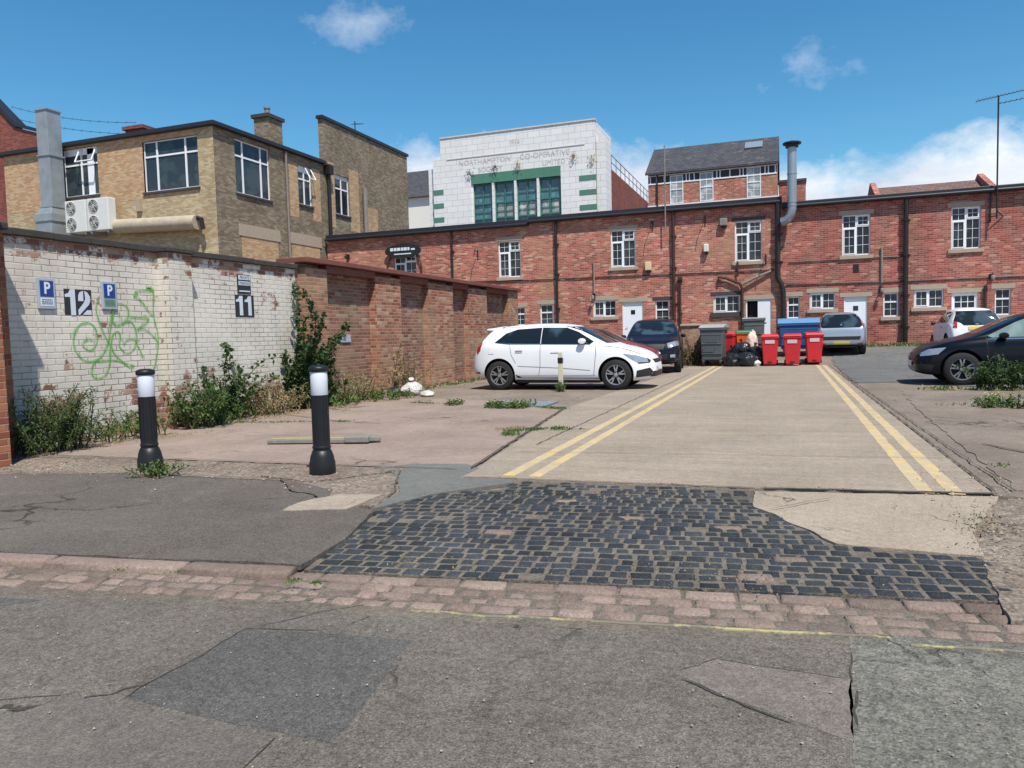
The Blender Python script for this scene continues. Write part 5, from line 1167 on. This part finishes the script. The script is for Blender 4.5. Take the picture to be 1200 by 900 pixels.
# black SUV facing the lane entrance
sp = dict(w=1.78, wheels=(-1.33, 1.33), r=.35, tumble=.33,
  top=[(-2.15, .6), (-2.12, 1.0), (-2.0, 1.3), (-1.8, 1.58), (-1.2, 1.65), (-.3, 1.67), (.25, 1.62), (.6, 1.42), (.95, 1.16), (1.3, 1.06), (1.8, 1.0), (2.0, .9), (2.1, .6)],
  belt=[(-2.15, 1.12), (-1, 1.08), (.9, 1.04), (1.6, .98), (2.1, .75)], bottom=[(-2.15, .42), (-1.9, .3), (1.7, .24), (2.1, .34)],
  plan=[(-2.15, .78), (-2.05, .92), (-1.7, .98), (-1.2, 1), (1.3, 1), (1.7, .96), (1.95, .87), (2.1, .72)], st=[-.6])
c, dr, ln, bv = car('parked_car', 'black people carrier facing out, parked between the white hatchback and the bins', 'car', (-4.02, 24.6, 0), -pi/2+.10, sp, M_pnavy)
for s in (-1, 1):
    dr('side_window', [(-1.75, 1.18), (-1.6, 1.5), (-.5, 1.55), (-.5, 1.13)], 'y', s, M_carglass); dr('side_window', [(-.42, 1.13), (-.42, 1.55), (.15, 1.52), (.7, 1.14)], 'y', s, M_carglass)
    dr('headlight', [(s*.48, .90), (s*.78, .98), (s*.83, .84), (s*.52, .76)], 'x', 1, M_lampclear, res=.04); mirror(c, .62, s*.86, 1.12, M_pnavy, s)
    dr('fog_light', [(s*.58, .56), (s*.72, .57), (s*.72, .48), (s*.58, .48)], 'x', 1, M_lampclear, res=.04)
dr('windscreen', [(-.63, 1.56), (.63, 1.56), (.76, 1.17), (-.76, 1.17)], 'x', 1, M_carglass, res=.06)
dr('grille', [(-.42, .88), (.42, .88), (.38, .72), (-.38, .72)], 'x', 1, M_trim, res=.05); dr('lower_grille', [(-.5, .58), (.5, .58), (.5, .42), (-.5, .42)], 'x', 1, M_trim, res=.05); dr('number_plate', [(-.26, .68), (.26, .68), (.26, .58), (-.26, .58)], 'x', 1, M_platew, off=.02, res=.05)
# red car behind the white hatchback
sp = dict(w=1.7, wheels=(-1.3, 1.25), r=.31, tumble=.38,
  top=[(-2.0, .6), (-1.95, .9), (-1.6, 1.28), (-1.2, 1.44), (-.4, 1.48), (.2, 1.43), (.6, 1.25), (1.05, 1.0), (1.5, .92), (1.85, .8), (2.0, .55)],
  belt=[(-2, .98), (1, .93), (1.6, .86), (2, .6)], bottom=[(-2, .4), (-1.6, .22), (1.6, .2), (2.0, .3)], plan=[(-2, .75), (-1.8, .93), (-1.4, 1), (1.3, 1), (1.7, .92), (2.0, .62)], st=[-.8])
c, dr, ln, bv = car('parked_car', 'red car mostly hidden behind the bonnet of the white hatchback', 'car', (-5.25, 20.9, 0), 0, sp, M_pred)
for s in (-1, 1):
    dr('side_window', [(-1.5, 1.05), (-1.2, 1.33), (-.3, 1.4), (-.3, 1.0)], 'y', s, M_carglass); dr('side_window', [(-.22, 1.0), (-.22, 1.4), (.15, 1.37), (.85, 1.0)], 'y', s, M_carglass); mirror(c, .6, s*.8, 1.02, M_pred, s)
    dr('headlight', [(1.5, .76), (1.85, .72), (1.93, .62), (1.6, .64)], 'y', s, M_lampclear, res=.04)
dr('windscreen', [(-.6, 1.38), (.6, 1.38), (.7, 1.03), (-.7, 1.03)], 'x', 1, M_carglass, res=.06)

# ------------------------------------------------------------------ bollards and post
M_band = plain('reflective_white_band', (.62, .64, .70), .35, var=.06); M_boll = plain('black_bollard_plastic', (.010, .011, .012), .45, var=.25, scale=14)
def bollard(x, y, z, label):
    o = empty('bollard', label, 'bollard', (x, y, z), random.random(), group='black bollards with white bands')
    m = MB(); m.lathe([(.0, 0), (.118, 0), (.122, .02), (.120, .10), (.112, .13), (.108, .16), (.088, .215), (.081, .22), (.081, .235), (.086, .24), (.086, .255), (.080, .26), (.078, .30), (.0775, .735)], n=40); m.build('shaft', M_boll, o, smooth=True)
    m = MB(); m.lathe([(.0775, .735), (.0785, .737), (.0785, .948), (.0775, .95)], n=40); m.build('reflective_band', M_band, o, smooth=True)
    m = MB(); m.lathe([(.0775, .95), (.084, .953), (.090, .962), (.090, .988), (.082, 1.0), (.05, 1.013), (0, 1.016)], n=40); m.build('cap', M_boll, o, smooth=True)
    m = MB()
    for i in range(14): a = 2*pi*i/14; m.box(.079*cos(a)-.002, .079*cos(a)+.002, .079*sin(a)-.002, .079*sin(a)+.002, .30, .73)
    m.build('ribs', M_boll, o)
    return o
bollard(-6.05, 5.82, 0, 'left black bollard with a white band, a weed at its foot, before the white wall')
bollard(-4.08, 5.93, .012, 'right black bollard with a white band, standing on broken concrete')
o = empty('marker_post', 'thin white wooden post with a black band standing before the white hatchback', 'post', (-4.67, 15.9, 0))
m = MB(); m.box(-.05, .05, -.04, .04, 0, .86, taper=-.008); m.build('post', plain('chipped_cream_paint', (.55, .50, .36), .8, var=.3, scale=25), o, bevel=.008)
m = MB(); m.box(-.052, .052, -.042, .042, .62, .74); m.build('band', M_black, o)
tag(o, kind=None)
# loose board and plate on the yard
M_board = plain('grey_weathered_board', (.20, .19, .17), .85, var=.3, scale=20)
o = empty('loose_board', 'grey weathered board with a split end lying behind the right bollard', 'board', (-5.3, 7.75, 0), .24)
m = MB(); m.box(-.68, .40, -.10, .10, .015, .06); m.build('plank', M_board, o, bevel=.006)
m = MB(); m.box(.30, .60, -.13, .05, .02, .09); m.hexa([(.5, -.1, .03), (.72, -.02, .02), (.70, .06, .02), (.5, .08, .03), (.5, -.1, .09), (.72, -.02, .07), (.70, .06, .07), (.5, .08, .10)]); m.build('broken_end', M_board, o, bevel=.01)
m = MB(); m.box(-.66, .38, -.045, .045, .061, .068); m.build('yellow_stripe', plain('faded_stripe', (.34, .29, .14), .8, var=.3, scale=15), o)
o = tag(box_part('metal_plate', M_steel, None, (-5.0, -3.95, 12.3, 13.3, .006, .02)), 'dull metal cover plate overgrown with weeds before the white hatchback', 'plate')

# ------------------------------------------------------------------ bins and bags
M_binr = plain('red_bin_plastic', (.56, .026, .032), .45, var=.2); M_bing = plain('grey_bin_steel', (.105, .125, .135), .5, .2, var=.2); M_bind = plain('dark_grey_bin', (.11, .115, .115), .5, var=.2)
M_binb = plain('blue_bin_plastic', (.03, .09, .24), .4, var=.12); M_bino = plain('orange_bin_plastic', (.65, .12, .025), .45, var=.1); M_lidg = plain('green_lid_plastic', (.02, .16, .07), .4, var=.1)
M_sticker = plain('bin_sticker', (.72, .52, .54), .6, var=.25, scale=30); M_binlid = plain('grey_plastic_lid', (.32, .33, .32), .4, var=.15); M_lidblue = plain('pale_blue_lid', (.10, .25, .42), .35, var=.15)
M_binr2 = plain('dark_red_plastic', (.30, .012, .02), .45, var=.1)
def wheelie(x, y, label, body, lid, rz=0, sticker=True, tilt=0):
    z = gz(x, y); o = empty('wheelie_bin', label, 'bin', (x, y, z), rz, group='wheelie bins at the end of the lane')
    o.rotation_euler = (0, tilt, rz)
    m = MB(); m.hexa([(-.21, -.24, .06), (.21, -.24, .06), (.21, .22, .06), (-.21, .22, .06), (-.275, -.32, .94), (.275, -.32, .94), (.275, .33, .94), (-.275, .33, .94)]); m.build('bin_body', body, o, bevel=.03, seg=3)
    m = MB(); m.box(-.295, .295, -.345, .36, .93, .985); m.build('rim', body, o, bevel=.012)
    m = MB(); m.hexa([(-.30, -.365, .987), (.30, -.365, .987), (.30, .38, .987), (-.30, .38, .987), (-.26, -.33, 1.045), (.26, -.33, 1.045), (.26, .36, 1.08), (-.26, .36, 1.08)]); ld = m.build('lid', lid, o, bevel=.018)
    m = MB(); m.tube([(-.26, .40, .99), (.26, .40, .99)], .018, 8); m.build('handle', lid, ld)
    for s in (-1, 1):
        m = MB(); m.tube([(s*.20, .24, .10), (s*.265, .24, .10)], .10, 18); m.build('wheel', M_tyre, o)
    if sticker:
        m = MB(); m.hexa([(-.15, -.317, .76), (.15, -.317, .76), (.15, -.30, .76), (-.15, -.30, .76), (-.15, -.331, .88), (.15, -.331, .88), (.15, -.30, .88), (-.15, -.30, .88)]); m.build('sticker', M_sticker, o)
    m = MB(); m.box(-.07, .07, -.262, -.24, .13, .16); m.build('foot_slot', M_dark, o)
    return o
wheelie(-.52, 26.9, 'left of the three red wheelie bins, with a ragged edged sticker, beside the black bags', M_binr, M_binr, .04)
wheelie(.20, 26.8, 'middle of the three red wheelie bins, standing before the large blue bin', M_binr, M_binr, -.03)
wheelie(.88, 27.35, 'right of the three red wheelie bins, nearest the silver hatchback', M_binr, M_binr, .05)
wheelie(-1.42, 28.05, 'orange wheelie bin with a green lid behind the heap of black bags', M_bino, M_lidg, .1, False)
wheelie(-1.95, 27.75, 'red wheelie bin squeezed beside the tall grey steel bin', M_binr, M_binr, -.2, False)
def big_bin(x, y, label, w, d, h, body, lid, rz=0, lh=.14, group='large four wheeled bins'):
    z = gz(x, y); o = empty('large_waste_bin', label, 'bin', (x, y, z), rz, group=group); a, b = w/2, d/2
    m = MB(); m.hexa([(-a*.88, -b*.86, .22), (a*.88, -b*.86, .22), (a*.88, b*.86, .22), (-a*.88, b*.86, .22), (-a, -b, h-.06), (a, -b, h-.06), (a, b, h-.06), (-a, b, h-.06)]); m.build('bin_body', body, o, bevel=.03)
    m = MB(); m.box(-a-.03, a+.03, -b-.03, b+.03, h-.07, h); m.build('rim', body, o, bevel=.01)
    m = MB(); m.prism([(-b-.04, h+.002), (-b-.04, h+.03), (-b*.5, h+lh*.8), (b*.2, h+lh), (b+.04, h+lh*.7), (b+.04, h+.002)], -a-.04, a+.04, lambda p, q, hh: (hh, p, q)); ld = m.build('lid', lid, o, bevel=.02)
    m = MB(); m.tube([(-a*.5, -b-.04, h*.62), (-a*.5, -b-.09, h*.62), (a*.5, -b-.09, h*.62), (a*.5, -b-.04, h*.62)], .015, 8); m.build('handle', M_black, o)
    m = MB()
    for zz_ in (.32, .58, .82): m.box(-a*.9, a*.9, -b*.9-.03*zz_-.02, -b*.9, h*zz_, h*zz_+.03)
    m.build('rib', body, o, bevel=.008)
    for sx in (-1, 1):
        m = MB(); m.tube([(sx*(a+.0), 0, h-.16), (sx*(a+.07), 0, h-.16)], .025, 8); m.build('trunnion', M_black, o)
        for sy in (-1, 1):
            m = MB(); m.tube([(sx*a*.75-.025, sy*b*.7, .09), (sx*a*.75+.025, sy*b*.7, .09)], .09, 16); cs = m.build('caster', M_tyre, o)
            m = MB(); m.box(sx*a*.75-.04, sx*a*.75+.04, sy*b*.7-.03, sy*b*.7+.03, .16, .225); m.build('fork', M_steel, cs)
    return o
big_bin(-2.38, 27.25, 'dark grey steel four wheeled bin with a pale lid, leftmost of the bins', .78, .9, 1.32, M_bing, M_binlid, -.12)
big_bin(-1.10, 29.0, 'tall dark grey bin behind the orange one, before the open door', .72, .8, 1.32, M_bind, M_binlid, 0, .06)
big_bin(.42, 28.9, 'wide blue four wheeled bin behind the red wheelie bins', 1.32, 1.0, 1.12, M_binb, M_lidblue, 0, .2)
# low brick wall stub with dead growth
o = empty('low_brick_wall', 'low mossy brick wall stub left of the grey steel bin', 'wall', (-3.05, 27.9, 0))
m = MB(); m.box(-3.55, -2.9, 27.7, 28.05, 0, 1.42); m.box(-2.9, -1.9, 28.5, 28.8, .1, 1.5); m.build('wall_body', M_wallred, o, world=True)
m = MB(); m.box(-3.6, -2.87, 27.65, 28.1, 1.42, 1.5); m.build('coping', M_stone, o, world=True, bevel=.02)
M_bag = plain('black_bag_plastic', (.018, .019, .022), .28, var=.4, scale=10); M_bagw = plain('white_bag_plastic', (.5, .48, .44), .5, var=.2); M_bagp = plain('pale_bag', (.62, .45, .38), .5, var=.2)
def bag(x, y, z, r, label, mat, sq=.75, seed=0, tie=True, grp='rubbish bags heaped by the bins'):
    o = empty('rubbish_bag', label, 'bag', (x, y, z), seed, group=grp)
    b = bmesh.new(); bmesh.ops.create_icosphere(b, subdivisions=5, radius=1)
    for v in b.verts:
        p = v.co.copy(); d = 1+.22*noise.noise(p*1.6+Vector((seed*3.1, 0, 0)))+.10*abs(noise.noise(p*4+Vector((0, seed, 0))))+.05*noise.noise(p*11+Vector((0, 0, seed)))
        q = p*d; q.z = max(q.z, -.72); v.co = Vector((q.x*r, q.y*r*.9, (q.z+.72)*r*sq))
    me = bpy.data.meshes.new('bag_body'); b.to_mesh(me); b.free(); me.materials.append(mat)
    for p in me.polygons: p.use_smooth = True
    ob = bpy.data.objects.new('bag_body', me); col.objects.link(ob); ob.parent = o
    if tie:
        m = MB(); h = r*sq*1.68; m.tube([(0, 0, h-.05), (.01, 0, h+.03), (.05, .02, h+.10)], [.05, .02, .06], 9); m.build('knot', mat, o, smooth=True)
    return o
G = gz(-1.5, 27)
bag(-1.70, 26.75, 0, .36, 'black rubbish bag at the left foot of the heap beside the grey steel bin', M_bag, seed=1)
bag(-1.28, 26.65, 0, .40, 'large creased black rubbish bag lying in front of the heap', M_bag, .7, seed=2)
bag(-1.42, 26.95, .38, .33, 'black rubbish bag on top of the heap under the orange bin', M_bag, .8, seed=3)
bag(-.93, 27.1, .05, .30, 'black rubbish bag between the heap and the left red wheelie bin', M_bag, .95, seed=4)
bag(-1.02, 27.35, .35, .24, 'small black rubbish bag propped against the pale sack', M_bag, .8, seed=5)
bag(-.98, 26.55, 0, .17, 'small white carrier bag on the ground at the foot of the left red wheelie bin', M_bagw, .8, seed=6)
bag(-1.12, 27.62, .05, .22, 'tall pale pink sack leaning on the orange wheelie bin', M_bagp, 2.9, seed=7)
bag(-1.75, 27.1, .3, .2, 'small black rubbish bag behind the heap, beside the red wheelie bin', M_bag, .9, seed=9)
bag(-7.75, 14.75, 0, .26, 'torn white plastic bag lying at the foot of the red brick wall', M_bagw, .6, seed=11, grp='litter under the red brick wall')
bag(-7.25, 14.5, 0, .17, 'small flattened white bag beside the torn bag under the wall', M_bagw, .4, seed=12, tie=False, grp='litter under the red brick wall')
bag(-8.05, 14.5, 0, .16, 'small black bag beside the torn white bag under the wall', M_bag, .7, seed=13, grp='litter under the red brick wall')

# ------------------------------------------------------------------ plants
def leaf(m, p, d, n, L, w):
    """one pointed, slightly folded leaf"""
    s = d.cross(n).normalized()*w; mid = p+d*L*.5; tip = p+d*L-n*L*.18
    m.add([p, mid+s+n*w*.3, tip, mid-s+n*w*.3, mid], [(0, 1, 4), (1, 2, 4), (2, 3, 4), (3, 0, 4)])
def rv(s=1): return Vector((random.gauss(0, s), random.gauss(0, s), random.gauss(0, s)))
def plant(name, label, cat, base, stems, mats, group=None, leafL=.09, leafW=.022, density=26, droop=.25, side=.0, twig=0, seed=0):
    """stems: list of (start offset, lean vector, height); leaves grow along each stem and its twigs"""
    random.seed(seed*77+5)
    o = empty(name, label, cat, base, group=group); L = MB(); S = MB(); bx, by, bz = base
    for (off, lean, h) in stems:
        p = Vector(off); v = Vector((lean[0], lean[1], 1)).normalized(); pts = [p.copy()]; n = max(5, int(h/.07)); stp = h/n
        for i in range(n):
            t = i/n; v = (v+rv(.09)+Vector((lean[0], lean[1], -droop*2))*.07*t*2).normalized(); p = p+v*stp; pts.append(p.copy())
            if t > .08:
                k = density*1.4*stp*(1.15-.5*t); k = int(k)+(random.random() < k % 1)
                for _ in range(k):
                    d = (rv()+v*.7+Vector((side, 0, .1))).normalized(); q = p-v*random.random()*stp; L.cur = random.choice((0, 0, 1)) if len(mats) > 1 else 0
                    leaf(L, q+d*.02, d, (rv(.5)+Vector((0, 0, 1))).normalized(), leafL*random.uniform(.55, 1.15), leafW*random.uniform(.8, 1.4))
                if twig and random.random() < .55:
                    tv = (rv()+v*.8+Vector((side, 0, 0))).normalized(); q = p.copy(); tl = random.uniform(.4, 1)*twig*(1.2-t); tp = [q.copy()]
                    for j in range(5):
                        tv = (tv+rv(.15)+Vector((0, 0, -.06))).normalized(); q = q+tv*tl/5; tp.append(q.copy())
                        for _ in range(max(1, int(density*tl/3.6))):
                            d = (rv()+tv*.6).normalized(); L.cur = random.choice((0, 0, 1)) if len(mats) > 1 else 0
                            leaf(L, q+d*.015, d, (rv(.5)+Vector((0, 0, 1))).normalized(), leafL*random.uniform(.55, 1.1), leafW*random.uniform(.8, 1.4))
                    S.tube(tp, .004, 4, False)
        S.tube(pts, [.011*(1-.7*i/len(pts)) for i in range(len(pts))], 5, False)
    L.build('foliage', list(mats), o, fix=False); S.build('stem', M_stem, o, fix=False)
    return o
def fan(n, r, lean, h, seed, sx=1, sy=1, cx=0):
    random.seed(seed); return [((random.uniform(-r, r)*sx, random.uniform(-r, r)*sy, 0), (random.gauss(cx, lean), random.gauss(0, lean)), h*random.uniform(.5, 1)) for _ in range(n)]
WALL = 'weeds growing along the foot of the boundary walls'
plant('weed_bush', 'feathery dark green weed bush in the shade of the orange brick pier', 'shrub', (-8.3, 6.55, 0), fan(60, .36, .26, .85, 1, .6, 1, .0), (M_leafd, M_leaf), WALL, .05, .008, 75, .1, twig=.22, seed=1)
plant('weed_bush', 'low bright weed clump between the shaded bush and the left bollard', 'shrub', (-8.3, 7.65, 0), fan(34, .36, .35, .45, 2, .7, 1.2, .1), (M_leafg, M_leaf), WALL, .05, .012, 60, .15, twig=.16, seed=2)
plant('weed_bush', 'leafy weed behind the left bollard at the foot of the white pilaster', 'shrub', (-8.28, 8.95, 0), fan(34, .32, .3, .8, 3, .7, 1, .1), (M_leaf, M_leafd), WALL, .065, .018, 46, .2, twig=.22, seed=3)
plant('buddleia_bush', 'tall arching bush climbing the white wall left of the number 11', 'shrub', (-8.45, 9.75, 0), [((-.05, -.1, 0), (.0, .05), 1.5), ((0, 0, 0), (.1, .2), 1.35), ((-.1, .15, 0), (.0, .05), 1.75), ((0, .1, 0), (.05, .65), 1.25), ((.05, -.1, 0), (.1, -.45), 1.0), ((0, .3, 0), (.1, .5), 1.1), ((-.05, .2, 0), (0, .25), 1.6)]+fan(14, .24, .16, .7, 4), (M_leafd, M_leaf), WALL, .11, .026, 34, .35, twig=.26, seed=4)
plant('buddleia_bush', 'tall dark bush at the joint of the white wall and the red brick wall', 'shrub', (-8.42, 11.8, 0), [((0, 0, 0), (0, -.1), 2.4), ((.05, .2, 0), (.1, .1), 2.3), ((0, .1, 0), (0, .05), 2.5), ((-.1, .25, 0), (0, .12), 1.8), ((0, -.1, 0), (.05, -.1), 1.8), ((0, .3, 0), (.05, .2), 1.5), ((.1, 0, 0), (.12, 0), 1.6), ((0, .1, 0), (0, 0), 2.1)]+fan(26, .28, .12, 1.25, 5), (M_leafd, M_leafd, M_leaf), WALL, .11, .032, 56, .1, twig=.22, seed=5)
plant('tall_weed', 'straggly dry topped weed standing against the second red brick pilaster', 'weed', (-8.2, 15.0, 0), fan(14, .3, .16, 1.3, 6), (M_dry, M_leaf), WALL, .06, .012, 30, .1, twig=.2, seed=6)
plant('weed_bush', 'dry weeds and seedheads between the two tall wall bushes', 'shrub', (-8.35, 10.85, 0), fan(60, .36, .25, .5, 7, .7, 1.2), (M_dry, M_dry, M_leaf), WALL, .07, .007, 50, .15, twig=.12, seed=7)
plant('dry_weed', 'sandy coloured dry weeds right of the tall dark bush', 'weed', (-8.3, 13.1, 0), fan(50, .55, .3, .75, 8, .5, 1.2), (M_dry,), WALL, .07, .006, 46, .1, twig=.16, seed=8)
plant('weed_bush', 'low bright green weeds spreading from the tall dark bush along the wall', 'shrub', (-8.2, 12.7, 0), fan(60, .65, .4, .26, 9, .7, 1.3, .1), (M_leafg, M_leaf), WALL, .06, .022, 50, .2, seed=9)
plant('weed_bush', 'low green weeds in front of the tall weed by the second brick pilaster', 'shrub', (-8.0, 13.7, 0), fan(64, .65, .45, .26, 10, .9, 1.0, .1), (M_leafg, M_leaf), WALL, .06, .022, 46, .2, seed=10)
plant('weed_bush', 'low green weeds in the corner at the foot of the arching bush', 'shrub', (-8.2, 9.4, 0), fan(30, .4, .35, .26, 11, .7, 1.2, .1), (M_leafg, M_leaf), WALL, .05, .016, 55, .2, seed=11)
plant('weed_tuft', 'small green weed at the foot of the left bollard', 'weed', (-5.62, 5.52, 0), fan(22, .12, .5, .17, 12), (M_leaf, M_leafg), None, .035, .010, 150, .3, seed=12)
plant('leafy_weed', 'bushy green weed hiding the wheels of the black saloon', 'shrub', (3.72, 16.35, 0), fan(36, .36, .26, .68, 13, 1, .5), (M_leafd, M_leaf), 'weeds on the right of the yard', .09, .014, 60, .2, twig=.2, seed=13)
plant('leafy_weed', 'spread of green weed in front of the black saloon at the right edge', 'shrub', (4.7, 16.3, 0), fan(44, .55, .3, .5, 14, 1, .5), (M_leaf, M_leafd), 'weeds on the right of the yard', .08, .012, 60, .2, twig=.2, seed=14)
o = plant('weed_tuft', 'low weed with yellow flowers on the bare ground at the right edge', 'weed', (2.95, 12.9, 0), fan(36, .22, .5, .22, 15), (M_leafg, M_leaf), 'weeds on the right of the yard', .045, .014, 110, .2, seed=15)
m = MB()
for i in range(14): p = Vector((random.uniform(-.2, .2), random.uniform(-.15, .15), random.uniform(.16, .24))); m.lathe([(0, -.008), (.014, 0), (0, .008)], tuple(p), 6)
m.build('flower', M_yflow, o)
plant('weed_tuft', 'dark low weed at the extreme right of the bare ground', 'weed', (3.5, 12.75, 0), fan(36, .22, .5, .2, 16), (M_leafd, M_leaf), 'weeds on the right of the yard', .045, .012, 110, .2, seed=16)
plant('weed_tuft', 'flat weeds growing over the metal plate in front of the white hatchback', 'weed', (-4.55, 12.2, 0), fan(60, .42, .6, .14, 17, 1, .5), (M_leafg, M_leaf), None, .05, .016, 110, .3, seed=17)
plant('weed_tuft', 'little weed at the foot of the thin marker post', 'weed', (-4.62, 15.75, 0), fan(14, .08, .3, .26, 18), (M_leaf, M_leafd), None, .05, .01, 90, .2, seed=18)
plant('weed_tuft', 'small weed clump on the yard left of the overgrown metal plate', 'weed', (-5.75, 12.6, 0), fan(20, .14, .6, .12, 19), (M_leafg, M_leaf), None, .05, .016, 110, .3, seed=19)
plant('dead_shrub', 'brown dead shrub leaning on the low brick wall beside the grey steel bin', 'shrub', (-3.05, 27.4, 0), fan(26, .3, .25, 1.1, 20, 1.2, .5), (plain('dead_leaf', (.10, .065, .035), .9, var=.4, scale=20), M_stem), None, .06, .02, 30, .2, twig=.3, seed=20)
# creeping growth in joints and along edges: uncountable
random.seed(3)
def creep(name, label, strips, mats, L=.03, w=.009, cat='weeds'):
    m = MB()
    for (a, b, wd, n, hh) in strips:
        a, b = Vector(a), Vector(b)
        t0 = [random.random() for _ in range(max(2, n//22))]
        for _ in range(n):
            t = min(1, max(0, random.choice(t0)+random.gauss(0, .02))); p = a.lerp(b, t); x, y = p.x+random.gauss(0, wd), p.y+random.gauss(0, wd)
            d = (rv()+Vector((0, 0, 1.1))).normalized(); m.cur = random.choice(range(len(mats)))
            leaf(m, Vector((x, y, gz(x, y)+.004)), d, rv(1).normalized(), L*random.uniform(.5, 1.2)*hh, w*hh)
    o = m.build(name, list(mats), fix=False); tag(o, label, cat, kind='stuff')
creep('joint_weeds', 'small green weeds sprouting along the joints of the yard', [((-3.5, 12.0), (-4.0, 12.3), .05, 260, 1.3), ((-3.4, 9.2), (-2.75, 9.6), .06, 420, 1.1), ((-3.45, 9.3), (-3.2, 8.6), .06, 260, 1.1), ((-2.9, 9.4), (-2.3, 9.5), .04, 120, 1), ((-8.4, 9.4), (-6.2, 9.9), .05, 300, 1), ((-6.9, 13.0), (-5.9, 12.7), .06, 200, 1.1), ((-2.42, 3.2), (-2.2, 3.22), .02, 60, .7), ((-3.5, 3.1), (-2.9, 3.18), .02, 40, .5), ((1.6, 7), (2.2, 9), .04, 60, .7)], (M_leaf, M_leafg))
creep('cobble_moss', 'tiny moss and grass in the joints of the dark setts', [((-2.4, 3.6), (.8, 4.0), .12, 260, .45), ((-2.6, 5.3), (-.3, 5.9), .1, 300, .5), ((1.0, 4.7), (1.2, 5.7), .08, 160, .6), ((-2.7, 6.05), (1.4, 6.25), .02, 200, .5)], (M_leafd, M_dry))
creep('dry_joint_grass', 'dry straw coloured grass in the yard joints', [((-3.6, 9.3), (-3.3, 9.5), .06, 200, 1.1), ((-8.3, 6.6), (-7.6, 8.6), .12, 500, .9), ((-8.2, 9.5), (-7.7, 12.2), .14, 900, 1.3), ((-7.9, 12.5), (-7.2, 14.6), .12, 500, 1.2)], (M_dry,), .05, .004)
creep('wall_foot_grass', 'ragged grass along the foot of the brick range', [((2.5, 31.3), (5.2, 31.3), .2, 1500, 2.2), ((-8.3, 16), (-8.3, 24), .12, 900, 1.8), ((5, 31.4), (12, 31.4), .2, 900, 2), ((2.6, 16.3), (6, 16.2), .12, 900, 1.6), ((2.2, 13.2), (4, 13), .1, 250, 1)], (M_leaf, M_leafg, M_dry), .05, .01)
# gravel crumbs and chips on the ground
m = MB()
for _ in range(1500):
    r = random.random()
    if r < .4: x, y, z = random.uniform(.95, 2.6), random.uniform(4.0, 7.2), 0
    elif r < .6: x, y, z = random.uniform(-8.5, -3.4), random.gauss(5.75, .25), 0
    elif r < .8: x, y, z = random.uniform(-8.4, 1.5), random.uniform(6.4, 16), 0
    else: x, y, z = random.uniform(-3.5, 2.5), random.uniform(1.6, 3.0), -.045
    s = random.uniform(.003, .011)*(1.3 if y > 4 else .6); p = Vector((x, y, z+s*.3+.006)); a = rv(1).normalized()
    q = [p+Vector((s*random.uniform(.6, 1.2)*cos(t), s*random.uniform(.6, 1.2)*sin(t), 0)) for t in (0, 1.6, 3.1, 4.7)]
    m.add(q+[p+Vector((0, 0, s*.9))], [(0, 1, 4), (1, 2, 4), (2, 3, 4), (3, 0, 4)])
tag(m.build('loose_chippings', M_conc2, fix=False), 'loose stone chippings scattered over the yard and road', 'chippings', kind='stuff')
